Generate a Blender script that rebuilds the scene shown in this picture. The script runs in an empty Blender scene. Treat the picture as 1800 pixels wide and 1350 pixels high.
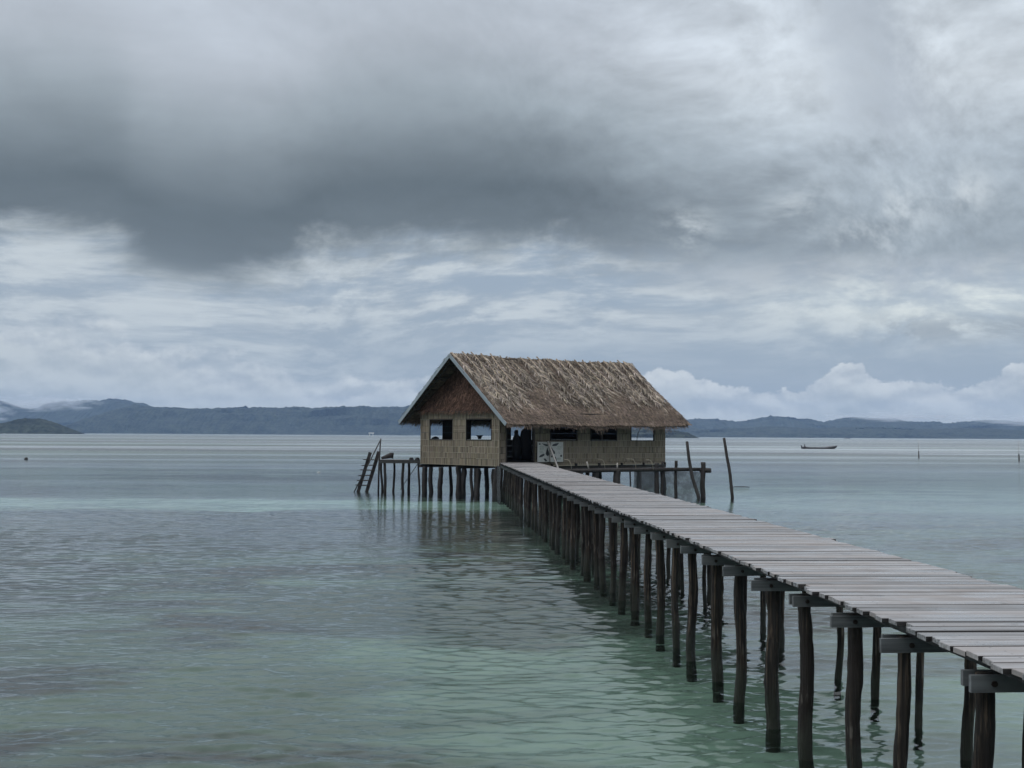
import bpy, math, random
import numpy as np
from mathutils import Vector, Matrix
random.seed(7)
RNG = np.random.default_rng(11)
scene = bpy.context.scene
COL = scene.collection

# ------------------------------------------------------------------ camera
cam_d = bpy.data.cameras.new('camera')
cam = bpy.data.objects.new('camera', cam_d)
COL.objects.link(cam)
cam_d.sensor_width = 36.0
cam_d.lens = 47.0
cam_d.clip_start = 0.1
cam_d.clip_end = 60000
CAM_Z = 3.37
yaw, pitch, roll = math.radians(3.482), math.radians(2.188), math.radians(0.355)
fw = Vector((math.sin(yaw) * math.cos(pitch), math.cos(yaw) * math.cos(pitch), math.sin(pitch)))
rt = Vector((math.cos(yaw), -math.sin(yaw), 0))
up = rt.cross(fw)
r2 = rt * math.cos(roll) + up * math.sin(roll)
u2 = -rt * math.sin(roll) + up * math.cos(roll)
cm = Matrix((r2, u2, -fw)).transposed().to_4x4()
cm.translation = (0, 0, CAM_Z)
cam.matrix_world = cm
scene.camera = cam

# ------------------------------------------------------------------ node helper
class NT:
    def __init__(self, tree):
        self.t = tree
    def n(self, kind, **kw):
        nd = self.t.nodes.new('ShaderNode' + kind)
        for k, v in kw.items():
            setattr(nd, k, v)
        return nd
    def put(self, sock, v):
        if isinstance(v, bpy.types.NodeSocket):
            self.t.links.new(v, sock)
        elif isinstance(v, (tuple, list)) and sock.type == 'RGBA' and len(v) == 3:
            sock.default_value = (*v, 1)
        else:
            sock.default_value = v
    def m(self, op, *a, clamp=False):
        nd = self.n('Math', operation=op, use_clamp=clamp)
        for i, v in enumerate(a):
            self.put(nd.inputs[i], v)
        return nd.outputs[0]
    def add(self, a, b): return self.m('ADD', a, b)
    def sub(self, a, b): return self.m('SUBTRACT', a, b)
    def mul(self, a, b): return self.m('MULTIPLY', a, b)
    def vm(self, op, a, b):
        nd = self.n('VectorMath', operation=op)
        self.put(nd.inputs[0], a); self.put(nd.inputs[1], b)
        return nd.outputs[0]
    def xyz(self, x, y, z):
        nd = self.n('CombineXYZ')
        for i, v in enumerate((x, y, z)):
            self.put(nd.inputs[i], v)
        return nd.outputs[0]
    def sep(self, v):
        nd = self.n('SeparateXYZ'); self.put(nd.inputs[0], v)
        return nd.outputs
    def noise(self, vec, scale=1.0, detail=4.0, rough=0.5, dist=0.0, lac=2.0, color=False):
        nd = self.n('TexNoise')
        self.put(nd.inputs['Vector'], vec)
        nd.inputs['Scale'].default_value = scale
        nd.inputs['Detail'].default_value = detail
        nd.inputs['Roughness'].default_value = rough
        nd.inputs['Lacunarity'].default_value = lac
        nd.inputs['Distortion'].default_value = dist
        return nd.outputs['Color' if color else 'Fac']
    def ss(self, x, a, b, lo=0.0, hi=1.0, kind='SMOOTHSTEP'):
        nd = self.n('MapRange', interpolation_type=kind)
        self.put(nd.inputs['Value'], x)
        self.put(nd.inputs['From Min'], a); self.put(nd.inputs['From Max'], b)
        self.put(nd.inputs['To Min'], lo); self.put(nd.inputs['To Max'], hi)
        return nd.outputs[0]
    def lin(self, x, a, b, lo=0.0, hi=1.0): return self.ss(x, a, b, lo, hi, 'LINEAR')
    def mix(self, f, a, b, blend='MIX'):
        nd = self.n('Mix', data_type='RGBA', blend_type=blend)
        self.put(nd.inputs[0], f); self.put(nd.inputs[6], a); self.put(nd.inputs[7], b)
        return nd.outputs[2]
    def ramp(self, x, stops, interp='LINEAR'):
        nd = self.n('ValToRGB'); nd.color_ramp.interpolation = interp
        self.put(nd.inputs[0], x)
        e = nd.color_ramp.elements
        e[0].position, e[1].position = stops[0][0], stops[-1][0]
        e[0].color, e[1].color = (*stops[0][1], 1), (*stops[-1][1], 1)
        for p, c in stops[1:-1]:
            q = e.new(p); q.color = (*c, 1)
        return nd.outputs[0]
    def curve(self, x, pts, x0, x1, y0, y1):
        nd = self.n('FloatCurve')
        self.put(nd.inputs['Value'], self.lin(x, x0, x1))
        c = nd.mapping.curves[0]
        q = [((a - x0) / (x1 - x0), (b - y0) / (y1 - y0)) for a, b in pts]
        c.points[0].location = q[0]; c.points[1].location = q[-1]
        for p in q[1:-1]:
            c.points.new(*p)
        nd.mapping.update()
        return self.lin(nd.outputs[0], 0, 1, y0, y1)

# ------------------------------------------------------------------ world: overcast sky with a dark cloud deck and clearer band below it
world = bpy.data.worlds.new('World')
scene.world = world
world.use_nodes = True
world.node_tree.nodes.clear()
w = NT(world.node_tree)
SUN_EL, SUN_AZ = math.radians(50), math.radians(-112)
D = w.n('TexCoord').outputs['Generated']
sx, sy, sz = w.sep(D)
az = w.m('ARCTAN2', sx, sy)
el = w.m('ARCSINE', w.m('MAXIMUM', sz, -0.02))
sky = w.n('TexSky', sky_type='NISHITA')
sky.sun_disc = False
sky.sun_elevation = SUN_EL
sky.sun_rotation = SUN_AZ
sky.air_density, sky.dust_density, sky.ozone_density = 1.0, 1.2, 1.5
clear = w.mix(1.0, sky.outputs[0], (0.072, 0.072, 0.072), 'MULTIPLY')
clear = w.mix(0.85, clear, (0.33, 0.40, 0.485))
# blur of thin streaks, long in azimuth
warp = w.noise(D, 3.0, 2, 0.5, color=True)
Dw = w.vm('ADD', D, w.vm('MULTIPLY', w.vm('SUBTRACT', warp, (0.5, 0.5, 0.5)), (0.35, 0.35, 0.06)))
st = w.noise(w.vm('MULTIPLY', Dw, (4.0, 4.0, 30)), 1.0, 6, 0.6)
st_fine = w.noise(w.vm('MULTIPLY', Dw, (20, 20, 80)), 1.0, 5, 0.62)
stm = w.add(w.mul(st, 0.66), w.mul(st_fine, 0.34))
streak = w.ss(stm, 0.40, 0.57)
lift = w.ss(el, 0.045, 0.095, 0.12, 1.0)
leftish = w.ss(az, 0.06, -0.16)
streak = w.m('MAXIMUM', w.mul(streak, lift), w.mul(leftish, w.ss(stm, 0.36, 0.56, 0.15, 0.95)))
c = w.mix(streak, clear, w.mix(w.ss(st_fine, 0.35, 0.65), (0.36, 0.42, 0.48), (0.53, 0.585, 0.62)))
# brighter break in the clouds low on the right
dx = w.m('DIVIDE', w.sub(az, 0.43), 0.15)
dy = w.m('DIVIDE', w.sub(el, 0.096), 0.022)
gl = w.m('EXPONENT', w.mul(w.add(w.mul(dx, dx), w.mul(dy, dy)), -1.0))
c = w.mix(w.mul(gl, w.ss(stm, 0.36, 0.58, 0.25, 1.0)), c, (0.76, 0.81, 0.78))
# dark scraps below the break
scr = w.noise(w.vm('MULTIPLY', Dw, (14, 14, 42)), 1.0, 5, 0.6)
sb_ = w.m('DIVIDE', w.sub(el, 0.077), 0.010)
dk = w.mul(w.ss(scr, 0.46, 0.60), w.mul(w.ss(az, 0.27, 0.36), w.m('EXPONENT', w.mul(w.mul(sb_, sb_), -1.0))))
c = w.mix(w.mul(dk, 0.75), c, (0.285, 0.33, 0.37))
# cumulus bank along the horizon
pw = w.vm('MULTIPLY', D, (1.0, 1.0, 1.35))
puff = w.noise(w.vm('MULTIPLY', D, (1.0, 1.0, 2.2)), 19.0, 5, 0.5, 0.0)
puff2 = w.noise(pw, 60.0, 5, 0.62)
puff_u = w.noise(w.vm('ADD', w.vm('MULTIPLY', D, (1.0, 1.0, 2.2)), (0.004, 0.0, 0.014)), 19.0, 5, 0.5, 0.0)
puff2_u = w.noise(w.vm('ADD', pw, (0.002, 0.0, 0.006)), 60.0, 4, 0.6)
hmap = w.curve(az, [(-0.36, 0.088), (-0.30, 0.086), (-0.24, 0.074), (-0.16, 0.058), (-0.06, 0.043), (0.0, 0.040), (0.02, 0.047), (0.06, 0.047), (0.09, 0.052), (0.115, 0.042), (0.14, 0.038),
                    (0.158, 0.042), (0.176, 0.053), (0.19, 0.051), (0.205, 0.041), (0.25, 0.036), (0.28, 0.037), (0.298, 0.047), (0.312, 0.051), (0.328, 0.043),
                    (0.36, 0.041), (0.40, 0.046), (0.44, 0.056), (0.5, 0.056)], -0.36, 0.5, 0.0, 0.1)
amp = w.ss(az, 0.04, -0.1, 0.030, 0.085)
pe = w.sub(w.add(hmap, w.add(w.mul(w.sub(puff, 0.5), amp), w.mul(w.sub(puff2, 0.5), 0.022))), el)
soft = w.ss(az, 0.12, -0.12, 0.0025, 0.016)
cum = w.ss(pe, w.mul(soft, -0.3), soft)
lightside = w.ss(w.add(w.mul(w.sub(puff, puff_u), 1.0), w.mul(w.sub(puff2, puff2_u), 0.40)), -0.20, 0.22)
cc = w.mix(lightside, (0.40, 0.455, 0.51), (0.66, 0.70, 0.72))
cc = w.mix(w.ss(pe, 0.002, 0.034), cc, w.mix(w.add(w.mul(lightside, 0.7), w.mul(st, 0.3)), (0.36, 0.415, 0.46), (0.55, 0.60, 0.625)))
c = w.mix(w.mul(cum, 0.9), c, cc)
# the heavy deck
n1 = w.noise(w.vm('MULTIPLY', D, (1, 1, 1.5)), 8.0, 5, 0.52, 0.35)
n2 = w.noise(w.vm('MULTIPLY', Dw, (1, 1, 1.7)), 26.0, 6, 0.62, 0.0)
n2u = w.noise(w.vm('ADD', w.vm('MULTIPLY', Dw, (1, 1, 1.7)), (0.004, 0.0, 0.016)), 26.0, 5, 0.62, 0.0)
n1u = w.noise(w.vm('ADD', w.vm('MULTIPLY', D, (1, 1, 1.5)), (0.012, 0.0, 0.04)), 8.0, 5, 0.52, 0.35)
relief = w.add(w.mul(w.sub(n1, n1u), 0.9), w.mul(w.sub(n2, n2u), 0.7))
n0 = w.noise(D, 2.6, 2, 0.5)
eb = w.curve(az, [(-0.40, 0.136), (-0.31, 0.137), (-0.25, 0.139), (-0.215, 0.124), (-0.18, 0.115), (-0.14, 0.112), (-0.105, 0.118), (-0.06, 0.136), (0.0, 0.140),
                  (0.06, 0.138), (0.11, 0.131), (0.16, 0.125), (0.22, 0.119), (0.3, 0.114), (0.38, 0.115), (0.5, 0.118)], -0.40, 0.5, 0.08, 0.16)
rag = w.add(w.mul(w.sub(n1, 0.5), 0.045), w.mul(w.sub(n2, 0.5), 0.055))
t = w.sub(w.add(el, rag), eb)
softd = w.ss(az, 0.05, 0.22, 0.024, 0.026)
deck = w.ss(t, w.mul(softd, -0.8), softd)
t2 = w.add(w.sub(el, eb), w.add(w.mul(w.sub(n0, 0.5), 0.012), w.mul(w.sub(n1, 0.5), 0.016)))
tl = w.lin(t2, 0.0, 1.0)
rampL = w.ramp(tl, [(0.0, (0.208, 0.245, 0.272)), (0.014, (0.139, 0.170, 0.192)), (0.045, (0.120, 0.150, 0.171)), (0.078, (0.193, 0.231, 0.259)),
                    (0.11, (0.302, 0.35, 0.39)), (0.15, (0.42, 0.465, 0.52)), (0.19, (0.47, 0.52, 0.585)), (0.5, (0.85, 0.88, 0.93)), (1.0, (1.15, 1.18, 1.22))])
rampR = w.ramp(tl, [(0.0, (0.40, 0.44, 0.485)), (0.02, (0.30, 0.35, 0.393)), (0.05, (0.315, 0.366, 0.41)), (0.09, (0.40, 0.457, 0.51)),
                    (0.14, (0.56, 0.615, 0.665)), (0.20, (0.58, 0.64, 0.70)), (0.5, (0.86, 0.89, 0.94)), (1.0, (1.15, 1.18, 1.22))])
dc = w.mix(w.ss(w.add(az, w.mul(w.sub(n0, 0.5), 0.10)), 0.04, 0.33), rampL, rampR)
contrast = w.ss(az, -0.02, 0.26, 0.30, 1.05)
bill = w.add(w.mul(w.sub(n1, 0.5), 0.85), w.mul(w.sub(n2, 0.5), 0.45))
bil = w.add(w.mul(w.add(w.mul(bill, 0.7), w.mul(relief, 0.6)), contrast), 1.0)
dc = w.mix(1.0, dc, w.xyz(bil, bil, bil), 'MULTIPLY')
# thin places in the deck on the right where brighter cloud shows through
hn_ = n2
hole = None
for (ha, he, hr) in ((0.274, 0.163, 0.017), (0.346, 0.166, 0.018), (0.323, 0.142, 0.020), (0.192, 0.153, 0.014), (0.39, 0.175, 0.015), (0.60, 0.16, 0.02), (-0.62, 0.15, 0.02)):
    ux = w.m('DIVIDE', w.sub(az, ha), hr * 1.3); uy = w.m('DIVIDE', w.sub(el, he), hr)
    g_ = w.m('EXPONENT', w.mul(w.add(w.mul(ux, ux), w.mul(uy, uy)), -1.0))
    hole = g_ if hole is None else w.m('MAXIMUM', hole, g_)
hole = w.mul(hole, w.ss(hn_, 0.38, 0.70))
dc = w.mix(w.mul(hole, 0.75), dc, (0.60, 0.65, 0.68))
gx = w.m('DIVIDE', w.sub(w.add(az, w.add(w.mul(w.sub(n1, 0.5), 0.10), w.mul(w.sub(n2, 0.5), 0.06))), w.add(0.330, w.mul(w.sub(el, 0.25), -0.35))), 0.027)
gap = w.mul(w.m('EXPONENT', w.mul(w.mul(gx, gx), -1.0)), w.ss(el, 0.20, 0.235))
dc = w.mix(w.mul(gap, 0.75), dc, (0.40, 0.45, 0.51))
c = w.mix(deck, c, dc)
bg = w.n('Background')
w.put(bg.inputs['Color'], c)
bg.inputs['Strength'].default_value = 1.0
world.cycles.sampling_method = 'MANUAL'
world.cycles.sample_map_resolution = 512
wo = w.n('OutputWorld')
world.node_tree.links.new(bg.outputs[0], wo.inputs['Surface'])

# ------------------------------------------------------------------ sun (veiled)
sun_d = bpy.data.lights.new('sun', 'SUN')
sun_d.energy = 1.0
sun_d.angle = math.radians(25)
sun_d.color = (1.0, 0.975, 0.94)
sun = bpy.data.objects.new('sun', sun_d)
COL.objects.link(sun)
sd = Vector((math.sin(SUN_AZ) * math.cos(SUN_EL), math.cos(SUN_AZ) * math.cos(SUN_EL), math.sin(SUN_EL)))
sun.rotation_euler = sd.to_track_quat('Z', 'Y').to_euler()
vs = scene.view_settings
vs.view_transform = 'Standard'; vs.look = 'None'; vs.exposure = 0.12; vs.gamma = 1.0
scene.render.engine = 'CYCLES'
cy = scene.cycles
cy.use_denoising = True
cy.adaptive_threshold = 0.006
cy.max_bounces = 6; cy.diffuse_bounces = 2; cy.glossy_bounces = 3; cy.transmission_bounces = 6; cy.transparent_max_bounces = 12
cy.volume_bounces = 1
cy.caustics_reflective = False; cy.caustics_refractive = False

# ------------------------------------------------------------------ materials
def material(name):
    m = bpy.data.materials.new(name)
    m.use_nodes = True
    m.node_tree.nodes.clear()
    return m, NT(m.node_tree)
def finish(m, t, color, rough=0.8, bump=None, bump_s=0.5, bump_d=0.01, spec=0.5, metal=0.0, alpha=None):
    p = t.n('BsdfPrincipled')
    t.put(p.inputs['Base Color'], color)
    t.put(p.inputs['Roughness'], rough)
    t.put(p.inputs['Specular IOR Level'], spec)
    t.put(p.inputs['Metallic'], metal)
    if alpha is not None:
        t.put(p.inputs['Alpha'], alpha)
    if bump is not None:
        b = t.n('Bump'); b.inputs['Strength'].default_value = bump_s; b.inputs['Distance'].default_value = bump_d
        t.put(b.inputs['Height'], bump)
        t.t.links.new(b.outputs[0], p.inputs['Normal'])
    o = t.n('OutputMaterial')
    t.t.links.new(p.outputs[0], o.inputs['Surface'])
    return m
MAT = {}
def wood(name, c0, c1, c2, axis, rough=(0.6, 0.85), streak=(6, 60), bump_d=0.006, use_tint=False, spec=0.4, var=0.44, thr=(0.32, 0.68), tide=False, nails_gap_shade=False):
    """weathered timber, grain along `axis` of the object"""
    m, t = material(name)
    tc = t.n('TexCoord').outputs['Object']
    rnd = t.n('ObjectInfo').outputs['Random']
    off = t.xyz(t.mul(rnd, 37.0), t.mul(rnd, 91.0), t.mul(rnd, 53.0))
    sc = [streak[1]] * 3; sc[axis] = streak[1] / streak[0] * 0.25
    v = t.vm('ADD', t.vm('MULTIPLY', tc, tuple(sc)), off)
    g = t.noise(v, 1.0, 5, 0.6)
    big = t.noise(t.vm('ADD', tc, off), 1.3, 4, 0.55)
    col = t.mix(t.ss(g, thr[0], thr[1]), c0, c1)
    col = t.mix(t.ss(t.add(t.mul(big, 0.7), t.mul(rnd, 0.3)), 0.38, 0.68), col, c2)
    k = t.add(1.0 - var / 2, t.mul(rnd, var))
    col = t.mix(1.0, col, t.xyz(k, k, k), 'MULTIPLY')
    if use_tint:
        col = t.mix(1.0, col, t.n('Attribute', attribute_name='tint').outputs['Color'], 'MULTIPLY')
    ru = t.ss(big, 0.3, 0.7, rough[0], rough[1])
    if tide:      # wet, weed-stained foot of a post, up to the high-water mark
        zz = t.sep(t.n('NewGeometry').outputs['Position'])[2]
        zn = t.add(zz, t.mul(t.sub(t.noise(t.vm('MULTIPLY', tc, (9, 9, 3)), 1.0, 3, 0.6), 0.5), 0.5))
        wet = t.ss(zn, 0.55, 0.25)
        col = t.mix(t.mul(wet, 0.85), col, t.mix(big, (0.006, 0.007, 0.005), (0.022, 0.026, 0.016)))
        ru = t.sub(ru, t.mul(wet, 0.35))
        salt = t.mul(t.ss(zn, 0.55, 0.62), t.mul(t.ss(zn, 0.80, 0.66), t.ss(g, 0.5, 0.65)))
        col = t.mix(t.mul(salt, 0.5), col, (0.16, 0.15, 0.135))
    if nails_gap_shade:
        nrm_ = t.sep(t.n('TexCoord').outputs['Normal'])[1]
        col = t.mix(t.ss(t.m('ABSOLUTE', nrm_), 0.75, 0.95), col, (0.018, 0.017, 0.017))  # long sides near-black: shade of the gaps put into the colour
        nx, ny, _ = t.sep(tc)
        ax = t.sub(t.m('ABSOLUTE', nx), 0.805); ay = t.sub(t.m('ABSOLUTE', ny), 0.055)
        dn = t.m('SQRT', t.add(t.mul(ax, ax), t.mul(ay, ay)))
        col = t.mix(t.ss(dn, 0.013, 0.006), col, (0.03, 0.018, 0.012))
        st_ = t.ss(t.noise(t.vm('ADD', tc, off), 2.2, 5, 0.65), 0.58, 0.70)
        col = t.mix(t.mul(st_, 0.55), col, (0.07, 0.06, 0.055))
    return finish(m, t, col, ru, g, 0.7, bump_d, spec)
MAT['deck'] = wood('deck_timber', (0.07, 0.067, 0.067), (0.41, 0.413, 0.43), (0.19, 0.176, 0.172), 0, (0.20, 0.6), (22, 26), 0.007, spec=0.5, var=0.8, nails_gap_shade=True)
MAT['pole'] = wood('round_timber', (0.004, 0.0035, 0.003), (0.115, 0.085, 0.060), (0.010, 0.008, 0.007), 2, (0.7, 0.95), (9, 34), 0.05, var=0.6, thr=(0.44, 0.74), tide=True)
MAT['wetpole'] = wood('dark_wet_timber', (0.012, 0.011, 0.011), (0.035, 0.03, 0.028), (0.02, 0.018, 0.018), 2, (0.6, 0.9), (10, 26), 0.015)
MAT['beam'] = wood('grey_painted_timber', (0.06, 0.068, 0.074), (0.16, 0.178, 0.19), (0.10, 0.108, 0.112), 0, (0.55, 0.8), (8, 16), 0.006)
MAT['stringer'] = wood('stringer_timber', (0.03, 0.03, 0.03), (0.075, 0.075, 0.078), (0.05, 0.05, 0.05), 1, (0.7, 0.9), (10, 20), 0.003)
MAT['barge'] = wood('barge_board_paint', (0.20, 0.245, 0.28), (0.27, 0.315, 0.35), (0.23, 0.275, 0.31), 0, (0.5, 0.7), (10, 18), 0.002)
MAT['bamboo'] = wood('split_bamboo', (0.112, 0.095, 0.073), (0.26, 0.223, 0.172), (0.178, 0.152, 0.118), 2, (0.6, 0.85), (12, 40), 0.004, use_tint=True, var=0.16)
MAT['batten'] = wood('batten_cane', (0.24, 0.215, 0.17), (0.36, 0.325, 0.26), (0.30, 0.27, 0.215), 0, (0.6, 0.8), (10, 30), 0.002)
MAT['palewood'] = wood('pale_dry_timber', (0.26, 0.25, 0.235), (0.44, 0.42, 0.39), (0.35, 0.33, 0.31), 2, (0.6, 0.85), (10, 30), 0.002)
MAT['darkwood'] = wood('dark_timber', (0.02, 0.017, 0.015), (0.06, 0.05, 0.043), (0.035, 0.03, 0.027), 2, (0.7, 0.9), (10, 24), 0.006)
def leafmat(name, base):
    m, t = material(name)
    tc = t.n('TexCoord').outputs['Object']
    n = t.add(t.mul(t.noise(tc, 7.0, 3, 0.6), 0.6), t.mul(t.noise(t.n('NewGeometry').outputs['Position'], 0.55, 3, 0.6), 0.4))
    k = t.mul(t.ss(n, 0.36, 0.64, 0.55, 1.3), t.add(0.8, t.mul(t.n('ObjectInfo').outputs['Random'], 0.32)))
    col = t.mix(1.0, t.mix(1.0, t.n('Attribute', attribute_name='tint').outputs['Color'], base, 'MULTIPLY'), t.xyz(k, k, k), 'MULTIPLY')
    return finish(m, t, col, 0.85, t.noise(tc, 60.0, 2, 0.5), 0.4, 0.01, 0.25)
MAT['thatch'] = leafmat('sago_thatch', (0.185, 0.145, 0.118))
MAT['frond'] = leafmat('dry_palm_frond', (0.29, 0.252, 0.215))
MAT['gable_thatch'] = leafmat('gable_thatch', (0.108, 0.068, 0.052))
def plain(name, c, rough=0.6, metal=0.0, var=0.25, scale=8.0, spec=0.4):
    m, t = material(name)
    n = t.noise(t.n('TexCoord').outputs['Object'], scale, 4, 0.6)
    col = t.mix(t.ss(n, 0.3, 0.7), tuple(x * (1 - var) for x in c), tuple(min(1, x * (1 + var)) for x in c))
    return finish(m, t, col, rough, n, 0.3, 0.004, spec, metal)
MAT['bolt'] = plain('rusty_bolt', (0.025, 0.02, 0.018), 0.6, 0.6)
MAT['black'] = plain('black_rubber', (0.012, 0.012, 0.013), 0.6)
MAT['board'] = plain('white_board', (0.40, 0.41, 0.40), 0.5, var=0.1)
MAT['ink'] = plain('black_print', (0.03, 0.035, 0.04), 0.5)
MAT['textink'] = plain('pale_green_print', (0.24, 0.275, 0.25), 0.5)
MAT['boat'] = plain('boat_paint', (0.05, 0.045, 0.05), 0.5)
MAT['boatrim'] = plain('boat_rim', (0.12, 0.05, 0.045), 0.5)
MAT['skin'] = plain('skin', (0.16, 0.09, 0.06), 0.6)
MAT['cloth'] = plain('dark_cloth', (0.05, 0.06, 0.08), 0.9)
MAT['whitepaint'] = plain('white_paint', (0.75, 0.76, 0.76), 0.5, var=0.06)

# ------------------------------------------------------------------ mesh helpers
class MB:
    def __init__(self):
        self.v = []; self.f = []; self.c = []
    def poly(self, pts, col=(1, 1, 1)):
        i = len(self.v)
        self.v += [tuple(p) for p in pts]; self.c += [col] * len(pts)
        self.f.append(tuple(range(i, i + len(pts))))
    def hexa(self, p, col=(1, 1, 1)):
        """8 points: bottom 0-3 counter-clockwise, top 4-7"""
        i = len(self.v)
        self.v += [tuple(q) for q in p]; self.c += [col] * 8
        for q in ((3, 2, 1, 0), (4, 5, 6, 7), (0, 1, 5, 4), (1, 2, 6, 5), (2, 3, 7, 6), (3, 0, 4, 7)):
            self.f.append(tuple(i + k for k in q))
    def box(self, x0, x1, y0, y1, z0, z1, col=(1, 1, 1)):
        self.hexa([(x0, y0, z0), (x1, y0, z0), (x1, y1, z0), (x0, y1, z0), (x0, y0, z1), (x1, y0, z1), (x1, y1, z1), (x0, y1, z1)], col)
    def tube(self, pts, radii, n=8, col=(1, 1, 1), wob=0.0, cap=True):
        pts = [Vector(p) for p in pts]
        base = len(self.v)
        ph = [random.uniform(0, 6.28) for _ in range(3)]
        for i, p in enumerate(pts):
            d = (pts[min(i + 1, len(pts) - 1)] - pts[max(i - 1, 0)]).normalized()
            a = d.cross(Vector((0.13, 0.97, 0.2))).normalized()
            if d.cross(Vector((0.13, 0.97, 0.2))).length < 0.2:
                a = d.cross(Vector((1, 0, 0))).normalized()
            b = d.cross(a)
            for k in range(n):
                th = 2 * math.pi * k / n
                rr = radii[i] * (1 + wob * (0.5 * math.sin(2 * th + ph[0] + i * 0.35) + 0.35 * math.sin(3 * th + ph[1] - i * 0.5) + random.uniform(-.25, .25)))
                self.v.append(tuple(p + a * math.cos(th) * rr + b * math.sin(th) * rr)); self.c.append(col)
        for i in range(len(pts) - 1):
            for k in range(n):
                q = base + i * n
                self.f.append((q + k, q + (k + 1) % n, q + n + (k + 1) % n, q + n + k))
        if cap:
            self.f.append(tuple(base + k for k in reversed(range(n))))
            self.f.append(tuple(base + (len(pts) - 1) * n + k for k in range(n)))
    def beam(self, a, b, w_, h_, col=(1, 1, 1), upv=(0, 0, 1)):
        a, b = Vector(a), Vector(b)
        d = (b - a).normalized(); s = d.cross(Vector(upv)).normalized(); u = s.cross(d)
        P = []
        for q in (-1, 1):
            for (i, j) in ((a, -1), (a, 1), (b, 1), (b, -1)):
                P.append(i + s * (j * w_ / 2) + u * (q * h_ / 2))
        self.hexa([P[0], P[1], P[2], P[3], P[4], P[5], P[6], P[7]], col)
    def mesh(self, name, mat, smooth=False):
        me = bpy.data.meshes.new(name)
        me.from_pydata(self.v, [], self.f)
        at = me.color_attributes.new('tint', 'FLOAT_COLOR', 'POINT')
        ca = np.ones((len(self.v), 4), 'f'); ca[:, :3] = np.array(self.c, 'f').reshape(-1, 3)
        at.data.foreach_set('color', ca.ravel())
        if smooth:
            me.polygons.foreach_set('use_smooth', [True] * len(self.f))
        me.materials.append(mat if not isinstance(mat, str) else MAT[mat])
        me.update()
        return me
    def build(self, name, mat, parent=None, smooth=False, **kw):
        return link(name, self.mesh(name, mat, smooth), parent, **kw)
def link(name, me, parent=None, loc=None, rot=None, mw=None):
    o = bpy.data.objects.new(name, me)
    COL.objects.link(o)
    if parent is not None:
        o.parent = parent
    if mw is not None:
        o.matrix_local = mw
    if loc is not None: o.location = loc
    if rot is not None: o.rotation_euler = rot
    return o
def tag(o, label, cat, group=None):
    o['label'] = label; o['category'] = cat
    if group: o['group'] = group
    return o
def thing(name, label, cat, loc=(0, 0, 0), rz=0.0, group=None):
    o = bpy.data.objects.new(name, None)
    o.empty_display_size = 0.3
    COL.objects.link(o)
    o.location = loc; o.rotation_euler = (0, 0, rz)
    return tag(o, label, cat, group)
def bevel_box(sx_, sy_, sz_, b, jit=0.0):
    """chamfered box centred on the origin in x,y, top at z=0"""
    m = MB()
    lay = [(-sz_, 0), (-sz_ + b, 0), (-b, 0), (0, b)]
    base = len(m.v)
    J = [[random.uniform(-jit, jit) for _ in range(2)] for _ in range(4)]
    for z, i in lay:
        for k, (ax, ay) in enumerate(((-1, -1), (1, -1), (1, 1), (-1, 1))):
            m.v.append((ax * (sx_ / 2 - i) + J[k][0], ay * (sy_ / 2 - i) + J[k][1] * 0.3, z)); m.c.append((1, 1, 1))
    for l in range(3):
        for k in range(4):
            q = base + l * 4
            m.f.append((q + k, q + (k + 1) % 4, q + 4 + (k + 1) % 4, q + 4 + k))
    m.f.append((3, 2, 1, 0)); m.f.append((12, 13, 14, 15))
    return m

# ------------------------------------------------------------------ seabed
SEABED = -0.26
def rows_cols(Y, cols):
    return Y, cols
mb_m, t = material('seabed_sand')
tc = t.n('NewGeometry').outputs['Position']
px_, py_, pz_ = t.sep(tc)
st1 = t.noise(t.vm('MULTIPLY', tc, (0.028, 0.062, 1)), 1.0, 6, 0.58, 0.3)
st2 = t.noise(t.vm('MULTIPLY', tc, (0.35, 0.6, 1)), 1.0, 5, 0.6)
st3 = t.noise(t.vm('MULTIPLY', tc, (0.13, 0.26, 1)), 1.0, 5, 0.6, 0.4)
far_s = t.noise(t.vm('MULTIPLY', tc, (0.0016, 0.012, 1)), 1.0, 5, 0.55)
grass = t.add(t.mul(st1, 0.40), t.add(t.mul(st3, 0.42), t.mul(st2, 0.18)))
grass = t.ss(grass, 0.465, 0.535)
# sand flat running across the left at about 90 m and near the pier
def ell(cx, cy_, rx, ry):
    a = t.m('DIVIDE', t.sub(t.add(px_, t.mul(t.sub(st1, 0.5), 30)), cx), rx)
    b = t.m('DIVIDE', t.sub(t.add(py_, t.mul(t.sub(st2, 0.5), 10)), cy_), ry)
    return t.ss(t.add(t.mul(a, a), t.mul(b, b)), 1.25, 0.55)
sand = t.m('MAXIMUM', t.mul(ell(-24, 69, 36, 7), t.ss(st3, 0.36, 0.58, 0.35, 1.0)), t.m('MAXIMUM', t.mul(ell(2.5, 24, 5.5, 15), 0.30), t.mul(ell(28, 80, 26, 18), t.ss(st3, 0.4, 0.6, 0.15, 0.75))))
grass = t.mul(grass, t.sub(1.0, t.mul(sand, 0.9)))
reef = ell(-14, 52, 20, 13)
grass = t.m('MAXIMUM', grass, t.mul(reef, t.ss(st2, 0.3, 0.6, 0.55, 1.0)))
farmask = t.ss(py_, 130, 260)
gfar = t.ss(far_s, 0.40, 0.56)
gv = t.n('Mix', data_type='FLOAT'); t.put(gv.inputs[0], farmask); t.put(gv.inputs[2], grass); t.put(gv.inputs[3], gfar)
sandc = t.mix(st2, (0.07, 0.09, 0.077), (0.195, 0.228, 0.20))
sandc = t.mix(t.mul(sand, t.ss(st2, 0.3, 0.55, 0.5, 1.0)), sandc, (0.50, 0.60, 0.54))
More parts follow.
